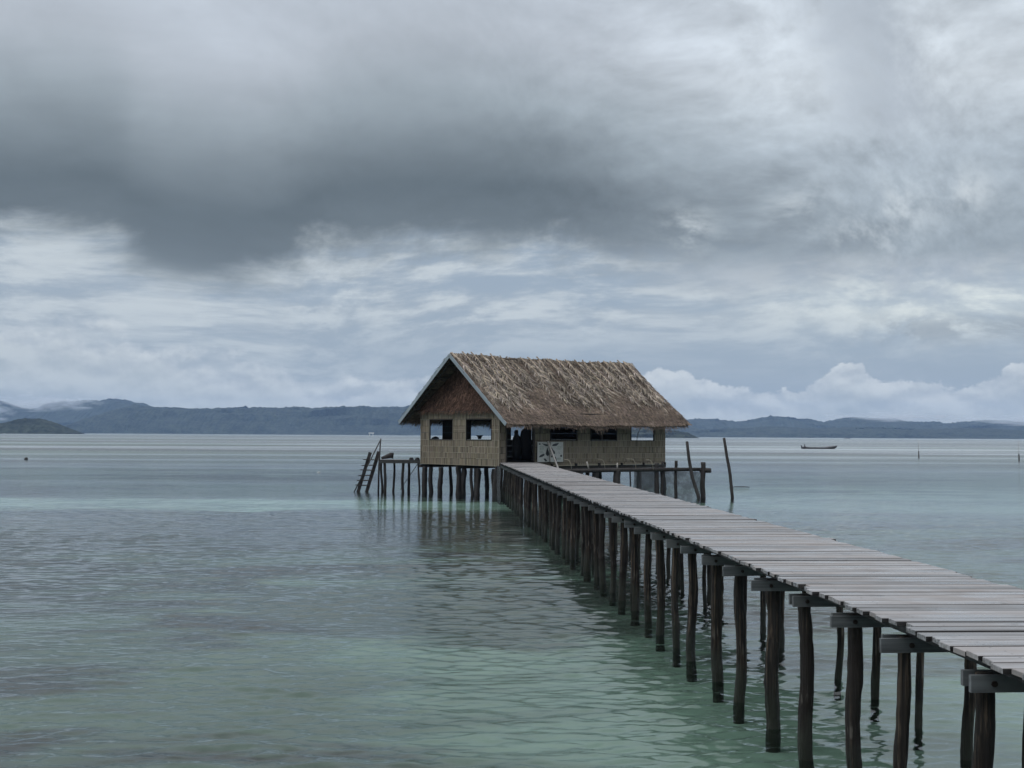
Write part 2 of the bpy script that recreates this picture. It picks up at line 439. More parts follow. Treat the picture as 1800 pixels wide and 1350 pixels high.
grassc = t.mix(t.noise(t.vm('MULTIPLY', tc, (1.5, 2.2, 1)), 1.0, 4, 0.65), (0.016, 0.016, 0.017), (0.07, 0.066, 0.066))
col = t.mix(gv.outputs[0], sandc, grassc)
finish(mb_m, t, col, 0.95, st2, 0.4, 0.05, 0.1)
def sheet(ys, cols_of, z_of):
    V = []; F = []
    ncol = None
    for y in ys:
        xs = cols_of(y); ncol = len(xs)
        for x in xs:
            V.append((x, y, z_of(x, y)))
    for i in range(len(ys) - 1):
        for k in range(ncol - 1):
            a = i * ncol + k
            F.append((a, a + 1, a + ncol + 1, a + ncol))
    return V, F
ys = [-60, -20, 0, 6, 12, 20, 30, 45, 60, 80, 110, 150, 220, 400, 900, 2500, 6000, 8500]
V, F = sheet(ys, lambda y: [(abs(y) + 90) * q for q in np.linspace(-1.3, 1.3, 40)],
             lambda x, y: SEABED + (0.03 * math.sin(x * .31 + y * .13) + 0.03 * math.sin(y * .23 - x * .07) if y < 200 else 0))
me = bpy.data.meshes.new('seabed'); me.from_pydata(V, [], F); me.materials.append(mb_m)
me.polygons.foreach_set('use_smooth', [True] * len(F))
o = link('seabed', me); o['kind'] = 'structure'

# ------------------------------------------------------------------ water
wm, t = material('sea_water')
pos = t.n('NewGeometry').outputs['Position']
px_, py_, pz_ = t.sep(pos)
distn = t.n('VectorMath', operation='LENGTH'); t.put(distn.inputs[0], pos)
dist = distn.outputs['Value']
rip = t.noise(t.vm('MULTIPLY', pos, (1.7, 7.0, 1)), 1.0, 4, 0.55, 0.15)
rip2 = t.noise(t.vm('MULTIPLY', pos, (0.35, 1.7, 1)), 1.0, 4, 0.55, 0.1)
rip3 = t.noise(t.vm('MULTIPLY', pos, (0.06, 0.35, 1)), 1.0, 6, 0.62, 0.2)
slick = t.noise(t.vm('MULTIPLY', pos, (0.0035, 0.022, 1)), 1.0, 5, 0.55, 0.3)
slick2 = t.noise(t.vm('MULTIPLY', pos, (0.00022, 0.0034, 1)), 1.0, 4, 0.6, 0.2)
sm = t.n('Mix', data_type='FLOAT'); t.put(sm.inputs[0], t.ss(dist, 300, 700)); t.put(sm.inputs[2], slick); t.put(sm.inputs[3], slick2)
slick = sm.outputs[0]
calm = t.ss(slick, 0.44, 0.60, 1.0, 0.45)
h = t.add(t.mul(rip, t.ss(dist, 12, 40, 0.008, 0.014)), t.add(t.mul(t.mul(rip2, 0.05), t.ss(dist, 18, 60)), t.mul(t.mul(rip3, 0.3), t.ss(dist, 80, 200))))
h = t.mul(h, calm)
b = t.n('Bump'); b.inputs['Strength'].default_value = 1.0; b.inputs['Distance'].default_value = 1.0
t.put(b.inputs['Height'], h)
fr = t.n('Fresnel'); fr.inputs['IOR'].default_value = 1.333
t.t.links.new(b.outputs[0], fr.inputs['Normal'])
# unresolved wave faces: the mean reflectance of a rippled sea stays well below that of flat water
grp = t.noise(t.vm('MULTIPLY', pos, (0.05, 0.42, 1)), 1.0, 4, 0.65, 0.1)
grp2 = t.noise(t.vm('MULTIPLY', pos, (0.004, 0.05, 1)), 1.0, 4, 0.65, 0.1)
grpm = t.n('Mix', data_type='FLOAT'); t.put(grpm.inputs[0], t.ss(dist, 150, 500)); t.put(grpm.inputs[2], grp); t.put(grpm.inputs[3], grp2)
fmax = t.ss(dist, 20, 300, 0.62, t.add(t.ss(slick, 0.46, 0.62, 0.42, 0.85), t.mul(t.sub(grpm.outputs[0], 0.5), 0.28)))
fac = t.m('MINIMUM', fr.outputs[0], fmax)
gls = t.n('BsdfGlossy'); gls.inputs['Color'].default_value = (0.96, 0.98, 1, 1)
t.put(gls.inputs['Roughness'], t.ss(dist, 30, 300, 0.02, 0.22))
t.t.links.new(b.outputs[0], gls.inputs['Normal'])
trn = t.n('BsdfTransparent'); trn.inputs['Color'].default_value = (0.70, 0.83, 0.78, 1)
mx = t.n('MixShader'); t.put(mx.inputs[0], fac)
t.t.links.new(trn.outputs[0], mx.inputs[1]); t.t.links.new(gls.outputs[0], mx.inputs[2])
oo = t.n('OutputMaterial'); t.t.links.new(mx.outputs[0], oo.inputs['Surface'])
# wave sheet: rows grow coarser with distance, a sum of travelling waves shapes the near part
ys = [-60.0, -30.0, -12.0, -3.0, 2.0, 5.0]
y = 7.5
while y < 130:
    ys.append(y); y += max(0.026, 0.36 * y * y / (CAM_Z * 1337))
while y < 8600:
    ys.append(y); y *= 1.05
ys = np.array(ys)
dys = np.gradient(ys)
NC = 460
cen = np.linspace(-0.5, 0.62, NC)
frac = np.concatenate([np.linspace(-1.6, -0.52, 10), cen, np.linspace(0.64, 1.7, 10)])
hw = np.maximum(ys, 6.0) + 1.0
X = hw[:, None] * frac[None, :]
Y = np.repeat(ys[:, None], len(frac), 1)
Z = np.zeros_like(X)
NW = 140
lam = np.exp(np.clip(RNG.normal(math.log(0.40), 0.55, NW), math.log(0.15), math.log(2.6)))
ang = RNG.normal(math.radians(-94), math.radians(31), NW)
amp_w = np.where(lam < 0.5, 1.25, np.where(lam < 1.6, 0.95, 0.6))
slope = 0.14 * np.sqrt(2.0 / NW) * amp_w
ph = RNG.uniform(0, 2 * math.pi, NW)
dcol = hw * (cen[1] - cen[0])
env = 0.78 + 0.30 * np.sin(X * 0.21 + Y * 0.09 + 1.0) * np.sin(Y * 0.17 - X * 0.05) + 0.22 * np.sin(X * 0.83 - Y * 0.31) * np.sin(Y * 0.53 + X * 0.2 + 2.0) + 0.15 * np.sin(X * 1.9 + 0.6 * Y) * np.sin(1.1 * Y - 0.7 * X)
for k in range(NW):
    kk = 2 * math.pi / lam[k]
    kx, ky = kk * math.cos(ang[k]), kk * math.sin(ang[k])
    ly = 2 * math.pi / max(abs(ky), 1e-3); lx = 2 * math.pi / max(abs(kx), 1e-3)
    fade = np.clip((np.minimum(ly / np.maximum(dys, 1e-3), lx / dcol) - 2.5) / 2.5, 0, 1)
    fade[ys < 7] = 0
    s = np.sin(kx * X + ky * Y + ph[k])
    s = s - 0.22 * np.cos(2 * (kx * X + ky * Y + ph[k]))
    Z += (slope[k] / kk) * fade[:, None] * s * env
nr, nc = X.shape
me = bpy.data.meshes.new('water')
nv = nr * nc
me.vertices.add(nv)
me.vertices.foreach_set('co', np.stack([X, Y, Z], -1).astype('f').ravel())
idx = np.arange(nv).reshape(nr, nc)
quads = np.stack([idx[:-1, :-1], idx[:-1, 1:], idx[1:, 1:], idx[1:, :-1]], -1).reshape(-1, 4)
me.loops.add(quads.size); me.loops.foreach_set('vertex_index', quads.ravel().astype('i'))
me.polygons.add(len(quads))
me.polygons.foreach_set('loop_start', np.arange(0, quads.size, 4, dtype='i'))
me.polygons.foreach_set('loop_total', np.full(len(quads), 4, 'i'))
me.polygons.foreach_set('use_smooth', np.ones(len(quads), bool))
me.update(calc_edges=True); me.validate()
me.materials.append(wm)
o = link('water', me); o['kind'] = 'structure'

# ------------------------------------------------------------------ hills and islets
hm, t = material('forest_canopy')
pos = t.n('NewGeometry').outputs['Position']
n = t.noise(pos, 0.02, 5, 0.65)
n_b = t.noise(pos, 0.09, 4, 0.6)
finish(hm, t, t.mix(t.ss(t.add(t.mul(n, 0.5), t.mul(n_b, 0.5)), 0.35, 0.65), (0.007, 0.011, 0.010), (0.055, 0.068, 0.052)), 0.95, n_b, 1.0, 8.0, 0.1)
def hill(name, y0, depth, prof, rough, step, seed, front=0.5):
    """ridge: prof is a list of (x, crest height); canopy bumps on top"""
    rng = np.random.default_rng(seed)
    xs = np.arange(prof[0][0], prof[-1][0] + step, step)
    hh = np.interp(xs, [p[0] for p in prof], [p[1] for p in prof])
    k = np.hanning(9); k /= k.sum()
    hh = np.convolve(np.pad(hh, 4, 'edge'), k, 'valid')
    def fb(n, s):
        x = np.zeros(n)
        for q in range(5):
            m_ = max(4, int(n / s * 2 ** q))
            x += np.interp(np.linspace(0, m_ - 1, n), np.arange(m_), rng.normal(0, 1, m_)) * 0.5 ** q
        return x
    rows = np.linspace(-1, 1, 15)
    V = []; F = []
    base = fb(len(xs), 30)
    for j, r in enumerate(rows):
        s = math.cos(r * math.pi / 2) ** 0.8 if abs(r) < 1 else 0
        jit = fb(len(xs), 26) * rough * 0.7
        tree = np.abs(rng.normal(0, 1, len(xs))) * rough * 0.5
        zz = hh * s + (base * rough * 0.8 + jit + tree) * min(1, s * 2) * np.minimum(1, hh / (rough * 3 + 1e-3))
        yy = y0 + depth * r + fb(len(xs), 20) * depth * 0.06 * (1 if 0 < j < 14 else 0.4)
        for i in range(len(xs)):
            V.append((xs[i], yy[i], max(zz[i], 0) - (0.0 if 0 < j < 14 else 1.5)))
    n_ = len(xs)
    for j in range(len(rows) - 1):
        for i in range(n_ - 1):
            a = j * n_ + i
            F.append((a, a + 1, a + n_ + 1, a + n_))
    me = bpy.data.meshes.new(name); me.from_pydata(V, [], F); me.materials.append(hm)
    o = link(name, me); o['kind'] = 'structure'
    return o
def pxs(Y, pts, w0=756.0):
    """crest list given as (bearing in 1/2350 rad from the pier line, height likewise) at distance Y"""
    return [(Y * b / 2350.0 * 1.0, max(0.0, Y * hgt / 2350.0)) for b, hgt in pts]
hill('hill', 6000, 420, pxs(6000, [(-640, 2), (-600, 12), (-560, 30), (-508, 45), (-440, 44), (-380, 43), (-300, 47), (-200, 46), (-120, 48), (-40, 48), (60, 44), (160, 44), (260, 42), (330, 40), (380, 36), (420, 30), (470, 12), (500, 2)]), 6.0, 9.0, 1)
hill('hill', 7600, 500, pxs(7600, [(-900, 46), (-820, 52), (-770, 58), (-745, 55), (-722, 46), (-705, 38), (-690, 36), (-675, 40), (-655, 48), (-630, 54), (-612, 53), (-595, 58), (-570, 55), (-548, 59), (-520, 55), (-500, 55), (-470, 40), (-430, 22), (-400, 2)]), 6.5, 11.0, 2)
hill('hill', 7200, 480, pxs(7200, [(330, 2), (380, 25), (440, 31), (470, 37), (500, 35), (520, 32), (545, 29), (565, 29), (590, 32), (612, 35), (630, 33), (650, 30), (680, 28), (700, 25), (725, 31), (745, 37), (765, 34), (780, 36), (800, 32), (830, 33), (850, 29), (880, 27), (900, 29), (930, 24), (960, 25), (990, 30), (1020, 34), (1050, 31), (1080, 34), (1110, 29), (1150, 30), (1240, 26), (1350, 30), (1500, 20)]), 6.5, 11.0, 3)
hill('hill', 5600, 300, pxs(5600, [(400, 1), (450, 10), (520, 14), (600, 17), (700, 15), (800, 18), (900, 15), (1000, 17), (1100, 14), (1250, 17), (1400, 12), (1500, 1)]), 3.5, 9.0, 4)
hill('islet', 2900, 90, pxs(2900, [(-900, 14), (-830, 18), (-760, 13), (-735, 18), (-705, 25), (-670, 25), (-645, 18), (-625, 7), (-612, 0.5)]), 1.6, 3.5, 5)
hill('islet', 2500, 60, pxs(2500, [(330, 1), (350, 9), (380, 12), (410, 13), (430, 13), (447, 9), (455, 9), (464, 1)]), 1.8, 2.5, 6)

# ------------------------------------------------------------------ pier
DECK = 1.87
PXL, PXR = 3.77, 5.90
TH = 0.92
HC = Vector((3.779, 72.841, 0))
HG = Vector((-math.cos(TH), math.sin(TH), 0)); HL = Vector((math.sin(TH), math.cos(TH), 0))
pier = thing('pier', 'long weathered plank pier on crooked log posts running out to the thatched hut', 'pier', (0, 0, 0))
PW = 0.2365
plank_meshes = []
for i in range(14):
    m = bevel_box(PXR - PXL + random.uniform(-.03, .03), PW - random.uniform(0.026, 0.042), 0.038 + random.uniform(-.003, .003), 0.004, 0.006)
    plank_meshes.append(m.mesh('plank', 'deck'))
y = 4.3; i = 0
while y < 74.4:
    yc = y + PW / 2
    xw = HC.x + (yc + PW / 2 + 0.05 - HC.y) / HL.y * HL.x + 0.06   # the hut wall cuts the last boards
    xl = max(PXL, xw)
    if xl > PXL + 0.02:
        if xl > PXR - 0.15: break
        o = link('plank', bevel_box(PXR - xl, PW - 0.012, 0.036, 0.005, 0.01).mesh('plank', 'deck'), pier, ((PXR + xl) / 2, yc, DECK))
    else:
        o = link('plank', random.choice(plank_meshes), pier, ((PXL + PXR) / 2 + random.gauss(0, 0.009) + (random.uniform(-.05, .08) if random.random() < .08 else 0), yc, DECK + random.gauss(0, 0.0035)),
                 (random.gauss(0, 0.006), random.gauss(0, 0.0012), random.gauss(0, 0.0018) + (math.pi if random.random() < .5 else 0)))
    y += PW; i += 1
for X0 in (PXL + 0.26, (PXL + PXR) / 2, PXR - 0.26):
    yy = 4.3
    while yy < 72.5:
        y1 = min(yy + 4.2, 72.6)
        m = MB(); m.box(-0.035, 0.035, 0, y1 - yy - 0.01, -0.105, 0)
        m.build('stringer', 'stringer', pier, loc=(X0, yy, DECK - 0.0405))
        yy = y1
def log(length, r, lean=0.008, n=16, rings=15, wob=0.13, crook=0.017):
    """crooked, deeply grooved trunk from z=0 down to -length"""
    n, rings = 16, 24
    m = MB()
    a1, a2 = random.uniform(0, 6.28), random.uniform(0, 6.28)
    f1, f2 = random.uniform(3.5, 9), random.uniform(3.5, 9)
    lx, ly_ = random.gauss(0, lean), random.gauss(0, lean)
    gr = [(random.uniform(0, 6.28), random.gauss(0, .35), random.uniform(.15, .42), random.uniform(.22, .42), random.uniform(0, 6.28)) for _ in range(random.randint(3, 6))]
    kn = [(random.random(), random.uniform(0, 6.28), random.uniform(.12, .38), random.uniform(.04, .09)) for _ in range(random.randint(1, 4))]
    ell_ = random.uniform(0, .14); ea = random.uniform(0, 3.14)
    for i in range(rings):
        q = i / (rings - 1)
        ox = lx * q * length + crook * (math.sin(a1 + q * f1) - math.sin(a1)); oy = ly_ * q * length + crook * (math.sin(a2 + q * f2) - math.sin(a2))
        rr = r * (0.94 + 0.14 * q + random.uniform(-.035, .035))
        for k in range(n):
            th = 2 * math.pi * k / n
            v = 1 + ell_ * math.cos(2 * (th - ea)) + random.uniform(-.055, .055)
            for g0, dr, dp, wd, gp in gr:
                d_ = (th - g0 - dr * q * 2 + math.pi) % (2 * math.pi) - math.pi
                v -= dp * (0.55 + 0.45 * math.sin(gp + q * 7)) * math.exp(-(d_ / wd) ** 2)
            for kq, ka, kh, kw in kn:
                d_ = (th - ka + math.pi) % (2 * math.pi) - math.pi
                v += kh * math.exp(-(d_ / .6) ** 2 - ((q - kq) / kw) ** 2)
            m.v.append((ox + rr * v * math.cos(th), oy + rr * v * math.sin(th), -q * length)); m.c.append((1, 1, 1))
    for i in range(rings - 1):
        for k in range(n):
            q = i * n
            m.f.append((q + k, q + n + k, q + n + (k + 1) % n, q + (k + 1) % n))
    m.f.append(tuple(range(n))); m.f.append(tuple((rings - 1) * n + k for k in reversed(range(n))))
    return m
capy = DECK - 0.036 - 0.105 - 0.006
trest = [6.2, 7.72, 9.27, 10.97, 12.36, 13.86, 15.38, 16.97, 18.40, 20.0, 21.25]
while trest[-1] < 71.5:
    trest.append(trest[-1] + random.uniform(1.36, 1.62))
bolt_me = MB(); bolt_me.tube([(0, 0.004, 0), (0, -0.014, 0)], [0.024, 0.02], 8); bolt_me = bolt_me.mesh('bolt', 'bolt')
for k, ty in enumerate(trest):
    ov = random.uniform(-0.01, 0.07)
    rr = random.uniform(0.060, 0.080)
    for side, X0 in ((-1, PXL + 0.17 + random.uniform(-.03, .05)), (1, PXR - 0.20 + random.uniform(-.06, .04))):
        r = rr if side < 0 else random.uniform(0.046, 0.062)
        log(2.1, r, 0.007).build('post', 'pole', pier, smooth=True, loc=(X0, ty, capy + 0.09 if abs(X0 - PXL - .26) > .12 and abs(X0 - PXR + .26) > .12 else capy - 0.004))
        if k > 10 and random.random() < 0.2:
            log(2.05, r * random.uniform(.6, .9), 0.01).build('post', 'pole', pier, smooth=True, loc=(X0 + random.uniform(.13, .34) * -side, ty + random.uniform(.14, .4), capy - 0.11))
    m = MB(); ln = PXR - PXL - 0.05 + ov
    hh = random.uniform(0.10, 0.125)
    m.box(0, ln, -0.022, 0.022, -hh, 0)
    cb = m.build('cap_beam', 'beam', pier, loc=(PXL - ov, ty - rr - 0.03, capy - random.uniform(0, .012)), rot=(0, random.gauss(0, .006), random.gauss(0, .008)))
    link('bolt', bolt_me, cb, (ov + 0.17 + random.uniform(-.03, .05), -0.022, -hh * .5))
    m = MB(); m.box(0, ln - 0.2, -0.022, 0.022, -0.11, 0)
    m.build('cap_beam', 'beam', pier, loc=(PXL + 0.02, ty + rr + 0.03, capy - random.uniform(0, .012)), rot=(0, random.gauss(0, .006), random.gauss(0, .008)))

# ------------------------------------------------------------------ hut.  Local frame: x along the long wall (away to the right), y across (to the left/back), z up
BL, BA = 13.23, 7.163
ZB, ZP = 1.64, 4.73
hut = thing('thatched_hut', 'bamboo walled hut on stilts with shaggy palm thatched roof at the end of the pier', 'hut')
hmw = Matrix.Identity(4)
for r_ in range(3):
    hmw[r_][0] = HL[r_]; hmw[r_][1] = HG[r_]
hmw.translation = HC
hut.matrix_world = hmw
def hw_(x, y, z): return hmw @ Vector((x, y, z))
ROWS = [ZB, 2.05, 2.36, 2.71, 3.09]
def panel(axis, a0, a1, z0, z1, face, sgn, contrast):
    """split-bamboo mat panel; axis 0: in the x-z plane at y=face, axis 1: in the y-z plane at x=face; sgn: outward direction"""
    m = MB()
    def P(a, d, z):
        return (a, face + sgn * d, z) if axis == 0 else (face + sgn * d, a, z)
    def bx(p0, p1, d0, d1, q0, q1, col):
        pts = [P(p0, d0, q0), P(p1, d0, q0), P(p1, d1, q0), P(p0, d1, q0), P(p0, d0, q1), P(p1, d0, q1), P(p1, d1, q1), P(p0, d1, q1)]
        m.hexa(pts, col)
    bx(a0 + .003, a1 - .003, -0.045, -0.012, z0 + .002, z1 - .002, (0.16, 0.15, 0.14))  # backing tinted dark, so the room's shade is partly in its colour
    a = a0 + 0.004
    while a < a1 - 0.02:
        wd = min(random.uniform(0.04, 0.085), a1 - a - 0.002)
        k = random.uniform(1 - contrast, 1 + contrast * 0.6)
        if random.random() < 0.10: k *= 0.55
        c_ = (k, k * random.uniform(.95, 1.02), k * random.uniform(.88, 1.02))
        dd = random.uniform(0.002, 0.014)
        bx(a, a + wd - 0.004, -0.014, dd, z0 + random.uniform(.0, .012), z1 - random.uniform(.004, .02), c_)
        a += wd
    return m.build('wall_panel', 'bamboo', hut)
def fill(axis, a0, a1, z0, z1, face, sgn, contrast, wmin=1.5, wmax=2.4):
    n = max(1, round((a1 - a0) / random.uniform(wmin, wmax)))
    cuts = [a0] + sorted(a0 + (a1 - a0) * (i + random.uniform(-.12, .12)) / n for i in range(1, n)) + [a1]
    for i in range(n):
        panel(axis, cuts[i], cuts[i + 1], z0, z1, face, sgn, contrast)
def wall(axis, length, face, sgn, openings, contrast, top, rows=ROWS, upper=(3.49, 3.87, 4.24), pw=(1.5, 2.4)):
    """openings: (a0, a1, z0, z1)"""
    zs = list(rows) + list(upper) + [top]
    zs = sorted(set(zs))
    for z0, z1 in zip(zs[:-1], zs[1:]):
        blocks = sorted((a, b) for a, b, p, q in openings if p < (z0 + z1) / 2 < q)
        a = 0.0
        for b0, b1 in blocks + [(length, length)]:
            if b0 - a > 0.05:
                fill(axis, a, b0, z0, z1, face, sgn, contrast, *pw)
            a = b1
# gable wall facing the camera's left
wall(1, BA, 0.0, -1, [(0.69, 2.90, 3.09, 4.24), (4.12, 6.27, 3.09, 4.24)], 0.32, ZP)
# long wall towards the pier
wall(0, BL, 0.0, -1, [(0.49, 2.48, ROWS[0] + 0.18, 4.24), (3.72, 5.79, 3.09, 4.24), (6.89, 9.03, 3.09, 4.24), (10.23, 12.2, 3.09, 4.24)], 0.16, ZP, rows=[ROWS[0], 1.84] + ROWS[1:], pw=(4.0, 6.0))
# walls turned away from the camera
wall(0, BL, BA, 1, [(0.70, 1.60, 3.09, 4.24), (3.76, 5.45, 3.09, 4.24), (6.95, 8.70, 3.09, 4.24)], 0.2, ZP)
wall(1, BA, BL, 1, [(0.75, 3.1, 3.09, 4.24)], 0.2, ZP)
# cane battens on the gable wall
def batten(axis, a0, a1, z, face, sgn, hgt=0.022):
    m = MB()
    ln = a1 - a0
    m.box(0, ln, -0.007, 0.007, -hgt / 2, hgt / 2)
    if axis == 0:
        m.build('batten', 'batten', hut, loc=(a0, face + sgn * 0.023, z), rot=(0, random.gauss(0, .003), 0))
    else:
        m.build('batten', 'batten', hut, loc=(face + sgn * 0.023, a0, z), rot=(random.gauss(0, .004), 0, math.pi / 2))
for z, segs in ((2.05, [(3.4, 7.1), (0.1, 2.0)]), (2.36, [(0.0, 1.1), (1.2, 5.0), (5.2, 6.9)]), (2.71, [(2.6, 5.8), (5.9, 6.9), (0.05, 2.3)]), (3.085, [(0.0, 7.16)]), (4.25, [(0, 7.16)]), (3.66, [(0.02, 0.67), (2.93, 4.1)]), (1.68, [(0, 7.16)])):
    for a0, a1 in segs:
        batten(1, a0, a1, z, 0.0, -1)
for yy in (0.03, 0.4, 2.95, 4.07, 6.32, 7.12):
    m = MB(); m.box(-0.008, 0.008, -0.012, 0.012, ZB + 0.02, ZP - 0.5 if yy not in (0.03, 7.12) else ZP)
    m.build('batten', 'batten', hut, loc=(-0.03, yy, 0))
batten(0, 2.5, BL, 1.66, 0.0, -1, 0.05)
for z in (2.05, 2.36, 2.71, 3.09):
    batten(0, 4.6, BL, z, 0.0, -1, 0.014)
# frames round the openings
def frame(axis, a0, a1, z0, z1, face, sgn):
    m = MB()
    for (p0, p1, q0, q1) in ((a0 - .03, a0 + .02, z0, z1), (a1 - .02, a1 + .03, z0, z1), (a0 - .03, a1 + .03, z1 - .02, z1 + .04), (a0 - .03, a1 + .03, z0 - .03, z0 + .018)):
        if axis == 0: m.box(p0, p1, face - .052, face + .020, q0, q1)
        else: m.box(face - .052, face + .020, p0, p1, q0, q1)
    m.build('window_frame', 'darkwood', hut)
for a0, a1 in ((0.69, 2.90), (4.12, 6.27)): frame(1, a0, a1, 3.09, 4.24, 0.02, -1)
for a0, a1 in ((3.72, 5.79), (6.89, 9.03), (10.23, 12.2)): frame(0, a0, a1, 3.09, 4.24, 0.02, -1)
m = MB(); m.box(0.43, 0.5, -.03, .06, 1.84, 4.24); m.box(2.47, 2.55, -.03, .06, 1.84, 4.24); m.build('door_frame', 'darkwood', hut)
m = MB(); m.box(8.05, 8.2, 0.3, 0.42, 1.9, 4.4); m.build('inner_post', 'darkwood', hut)
# floor, plates, under-floor beams
nfl = 18
for i in range(nfl):
    x0 = BL * i / nfl
    m = MB(); m.box(x0 + .02, x0 + BL / nfl - .005, 0.06, BA - 0.06, 1.80, 1.845); m.build('floor_board', 'darkwood', hut)
for yy in (0.15, BA / 2, BA - 0.15):
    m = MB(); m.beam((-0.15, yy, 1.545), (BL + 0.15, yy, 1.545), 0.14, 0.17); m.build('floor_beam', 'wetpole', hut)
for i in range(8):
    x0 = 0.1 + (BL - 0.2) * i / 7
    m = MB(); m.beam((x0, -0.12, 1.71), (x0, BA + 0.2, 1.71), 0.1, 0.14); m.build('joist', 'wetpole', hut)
for yy in (0.1, BA - 0.1):
    m = MB(); m.beam((-0.6, yy, 4.86), (BL + 0.5, yy, 4.86), 0.12, 0.14); m.build('wall_plate', 'darkwood', hut)
# stilts
def stilt(x, y, r, top=1.5):
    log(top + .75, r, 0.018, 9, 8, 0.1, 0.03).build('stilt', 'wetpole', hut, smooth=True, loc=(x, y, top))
gs = [(0.1, 6.85, .16), (0.25, 6.45, .13), (0.15, 5.4, .15), (0.1, 3.75, .17), (0.35, 3.5, .15), (0.1, 2.55, .09), (0.2, 2.1, .17), (0.5, 1.1, .09), (0.15, 0.3, .24), (0.5, 0.55, .15)]
for x, y, r in gs: stilt(x, y, r)
for i in range(1, 8):
    x = 0.1 + (BL - 0.2) * i / 7
    for yy in (0.2, BA / 2, BA - 0.3):
        stilt(x + random.uniform(-.25, .25), yy + random.uniform(-.1, .2), random.uniform(.10, .2))

# roof ---------------------------------------------------------------
ZR = 7.869; PITCH = (ZR - 3.994) / (BA / 2 + 1.314)
X0R, X1R = -0.684, BL + 0.59
YE_F, YE_B = -1.314, BA + 1.16
def roof_pt(s, q, x, h=0.0):
    """s=-1 front slope, 1 back slope; q metres down the slope from the ridge; h above the surface"""
    L = math.hypot(1, PITCH)
    ny, nz = s * PITCH / L, 1 / L
    u_ = (x - X0R) / (X1R - X0R)
    h += 0.035 * math.sin(x * 1.15 + q * .7) + 0.025 * math.sin(x * 2.9 + 1.3 - q * .5) - 0.09 * math.sin(math.pi * min(1, max(0, u_)))
    return Vector((x, BA / 2 + s * q / L + ny * h, ZR - PITCH * q / L + nz * h))
SLF = (BA / 2 + 1.314) * math.hypot(1, PITCH)
SLB = (BA / 2 + 1.16) * math.hypot(1, PITCH)
def xedge(q, sl):   # the far verge bows a little
    return X1R - 0.10 * math.sin(math.pi * min(1, q / sl)) + 0.02
def course(s, q0, q1, sl, seed):
    rnd = random.Random(seed)
    m = MB()
    x = X0R + 0.02
    xe = xedge(q0, sl)
    # backing mat of the course, in short lengths
    while x < xe - 0.05:
        x2 = min(x + rnd.uniform(0.5, 0.9), xe)
        k = rnd.uniform(.55, .85)
        a, b_, c_, d_ = roof_pt(s, q0 - .08, x, 0.0), roof_pt(s, q0 - .08, x2, 0.0), roof_pt(s, q1 + .03, x2, 0.05), roof_pt(s, q1 + .03, x, 0.05)
        e, f_, g_, h_ = roof_pt(s, q0 - .08, x, -.05), roof_pt(s, q0 - .08, x2, -.05), roof_pt(s, q1 + .03, x2, 0.0), roof_pt(s, q1 + .03, x, 0.0)
        m.hexa([e, f_, g_, h_, a, b_, c_, d_], (k, k * .95, k * .9))
        x = x2
    n = int((xe - X0R) / 0.020)
    for _ in range(n):
        xx = rnd.uniform(X0R, xe) if rnd.random() < .96 else xe + rnd.uniform(-.02, .12)
        st_ = q0 + rnd.uniform(-.08, .12)
        ln = rnd.uniform(.24, .46)
        sk = rnd.gauss(0, .10)
        wd = rnd.uniform(.016, .045)
        k = rnd.choice((.5, .75, .95, 1.1, 1.3)) * rnd.uniform(.85, 1.15)
        col = (k, k * rnd.uniform(.93, 1.04), k * rnd.uniform(.86, 1.06))
        h0, h1 = rnd.uniform(.05, .07), rnd.uniform(.045, .10)
        p0 = roof_pt(s, st_, xx - wd / 2, h0); p1 = roof_pt(s, st_, xx + wd / 2, h0)
        p2 = roof_pt(s, min(st_ + ln, sl + .12), xx + sk + wd * .3, h1); p3 = roof_pt(s, min(st_ + ln, sl + .12), xx + sk - wd * .3, h1)
        m.poly((p0, p1, p2, p3), col)
    return m.build('thatch_course', 'thatch', hut)
nco = 21
for s, sl in ((-1, SLF), (1, SLB)):
    for i in range(nco):
        course(s, sl * i / nco, sl * (i + 1) / nco, sl, 100 + i + (50 if s > 0 else 0))
# eave fringe hanging below the edge
for s, sl in ((-1, SLF), (1, SLB)):
    m = MB()
    for _ in range(1500):
        xx = random.uniform(X0R, X1R); ln = random.uniform(.03, .22) * (1 if random.random() < .88 else 1.9) * (.6 + .6 * abs(math.sin(xx * 1.7) * math.sin(xx * .6 + 1)))
        wd = random.uniform(.02, .05); q = sl - random.uniform(0, .25)
        k = random.uniform(.5, 1.2)
        a = roof_pt(s, q, xx, random.uniform(-.05, .05)); b_ = a + Vector((wd, 0, 0))
        e = roof_pt(s, sl + .05, xx + random.gauss(0, .06), .0) + Vector((0, s * ln * .3, -ln)); 
        m.poly((a, b_, e + Vector((wd * .4, 0, 0)), e), (k, k * .97, k * .93))
    m.build('eave_fringe', 'thatch', hut)['kind'] = 'stuff'
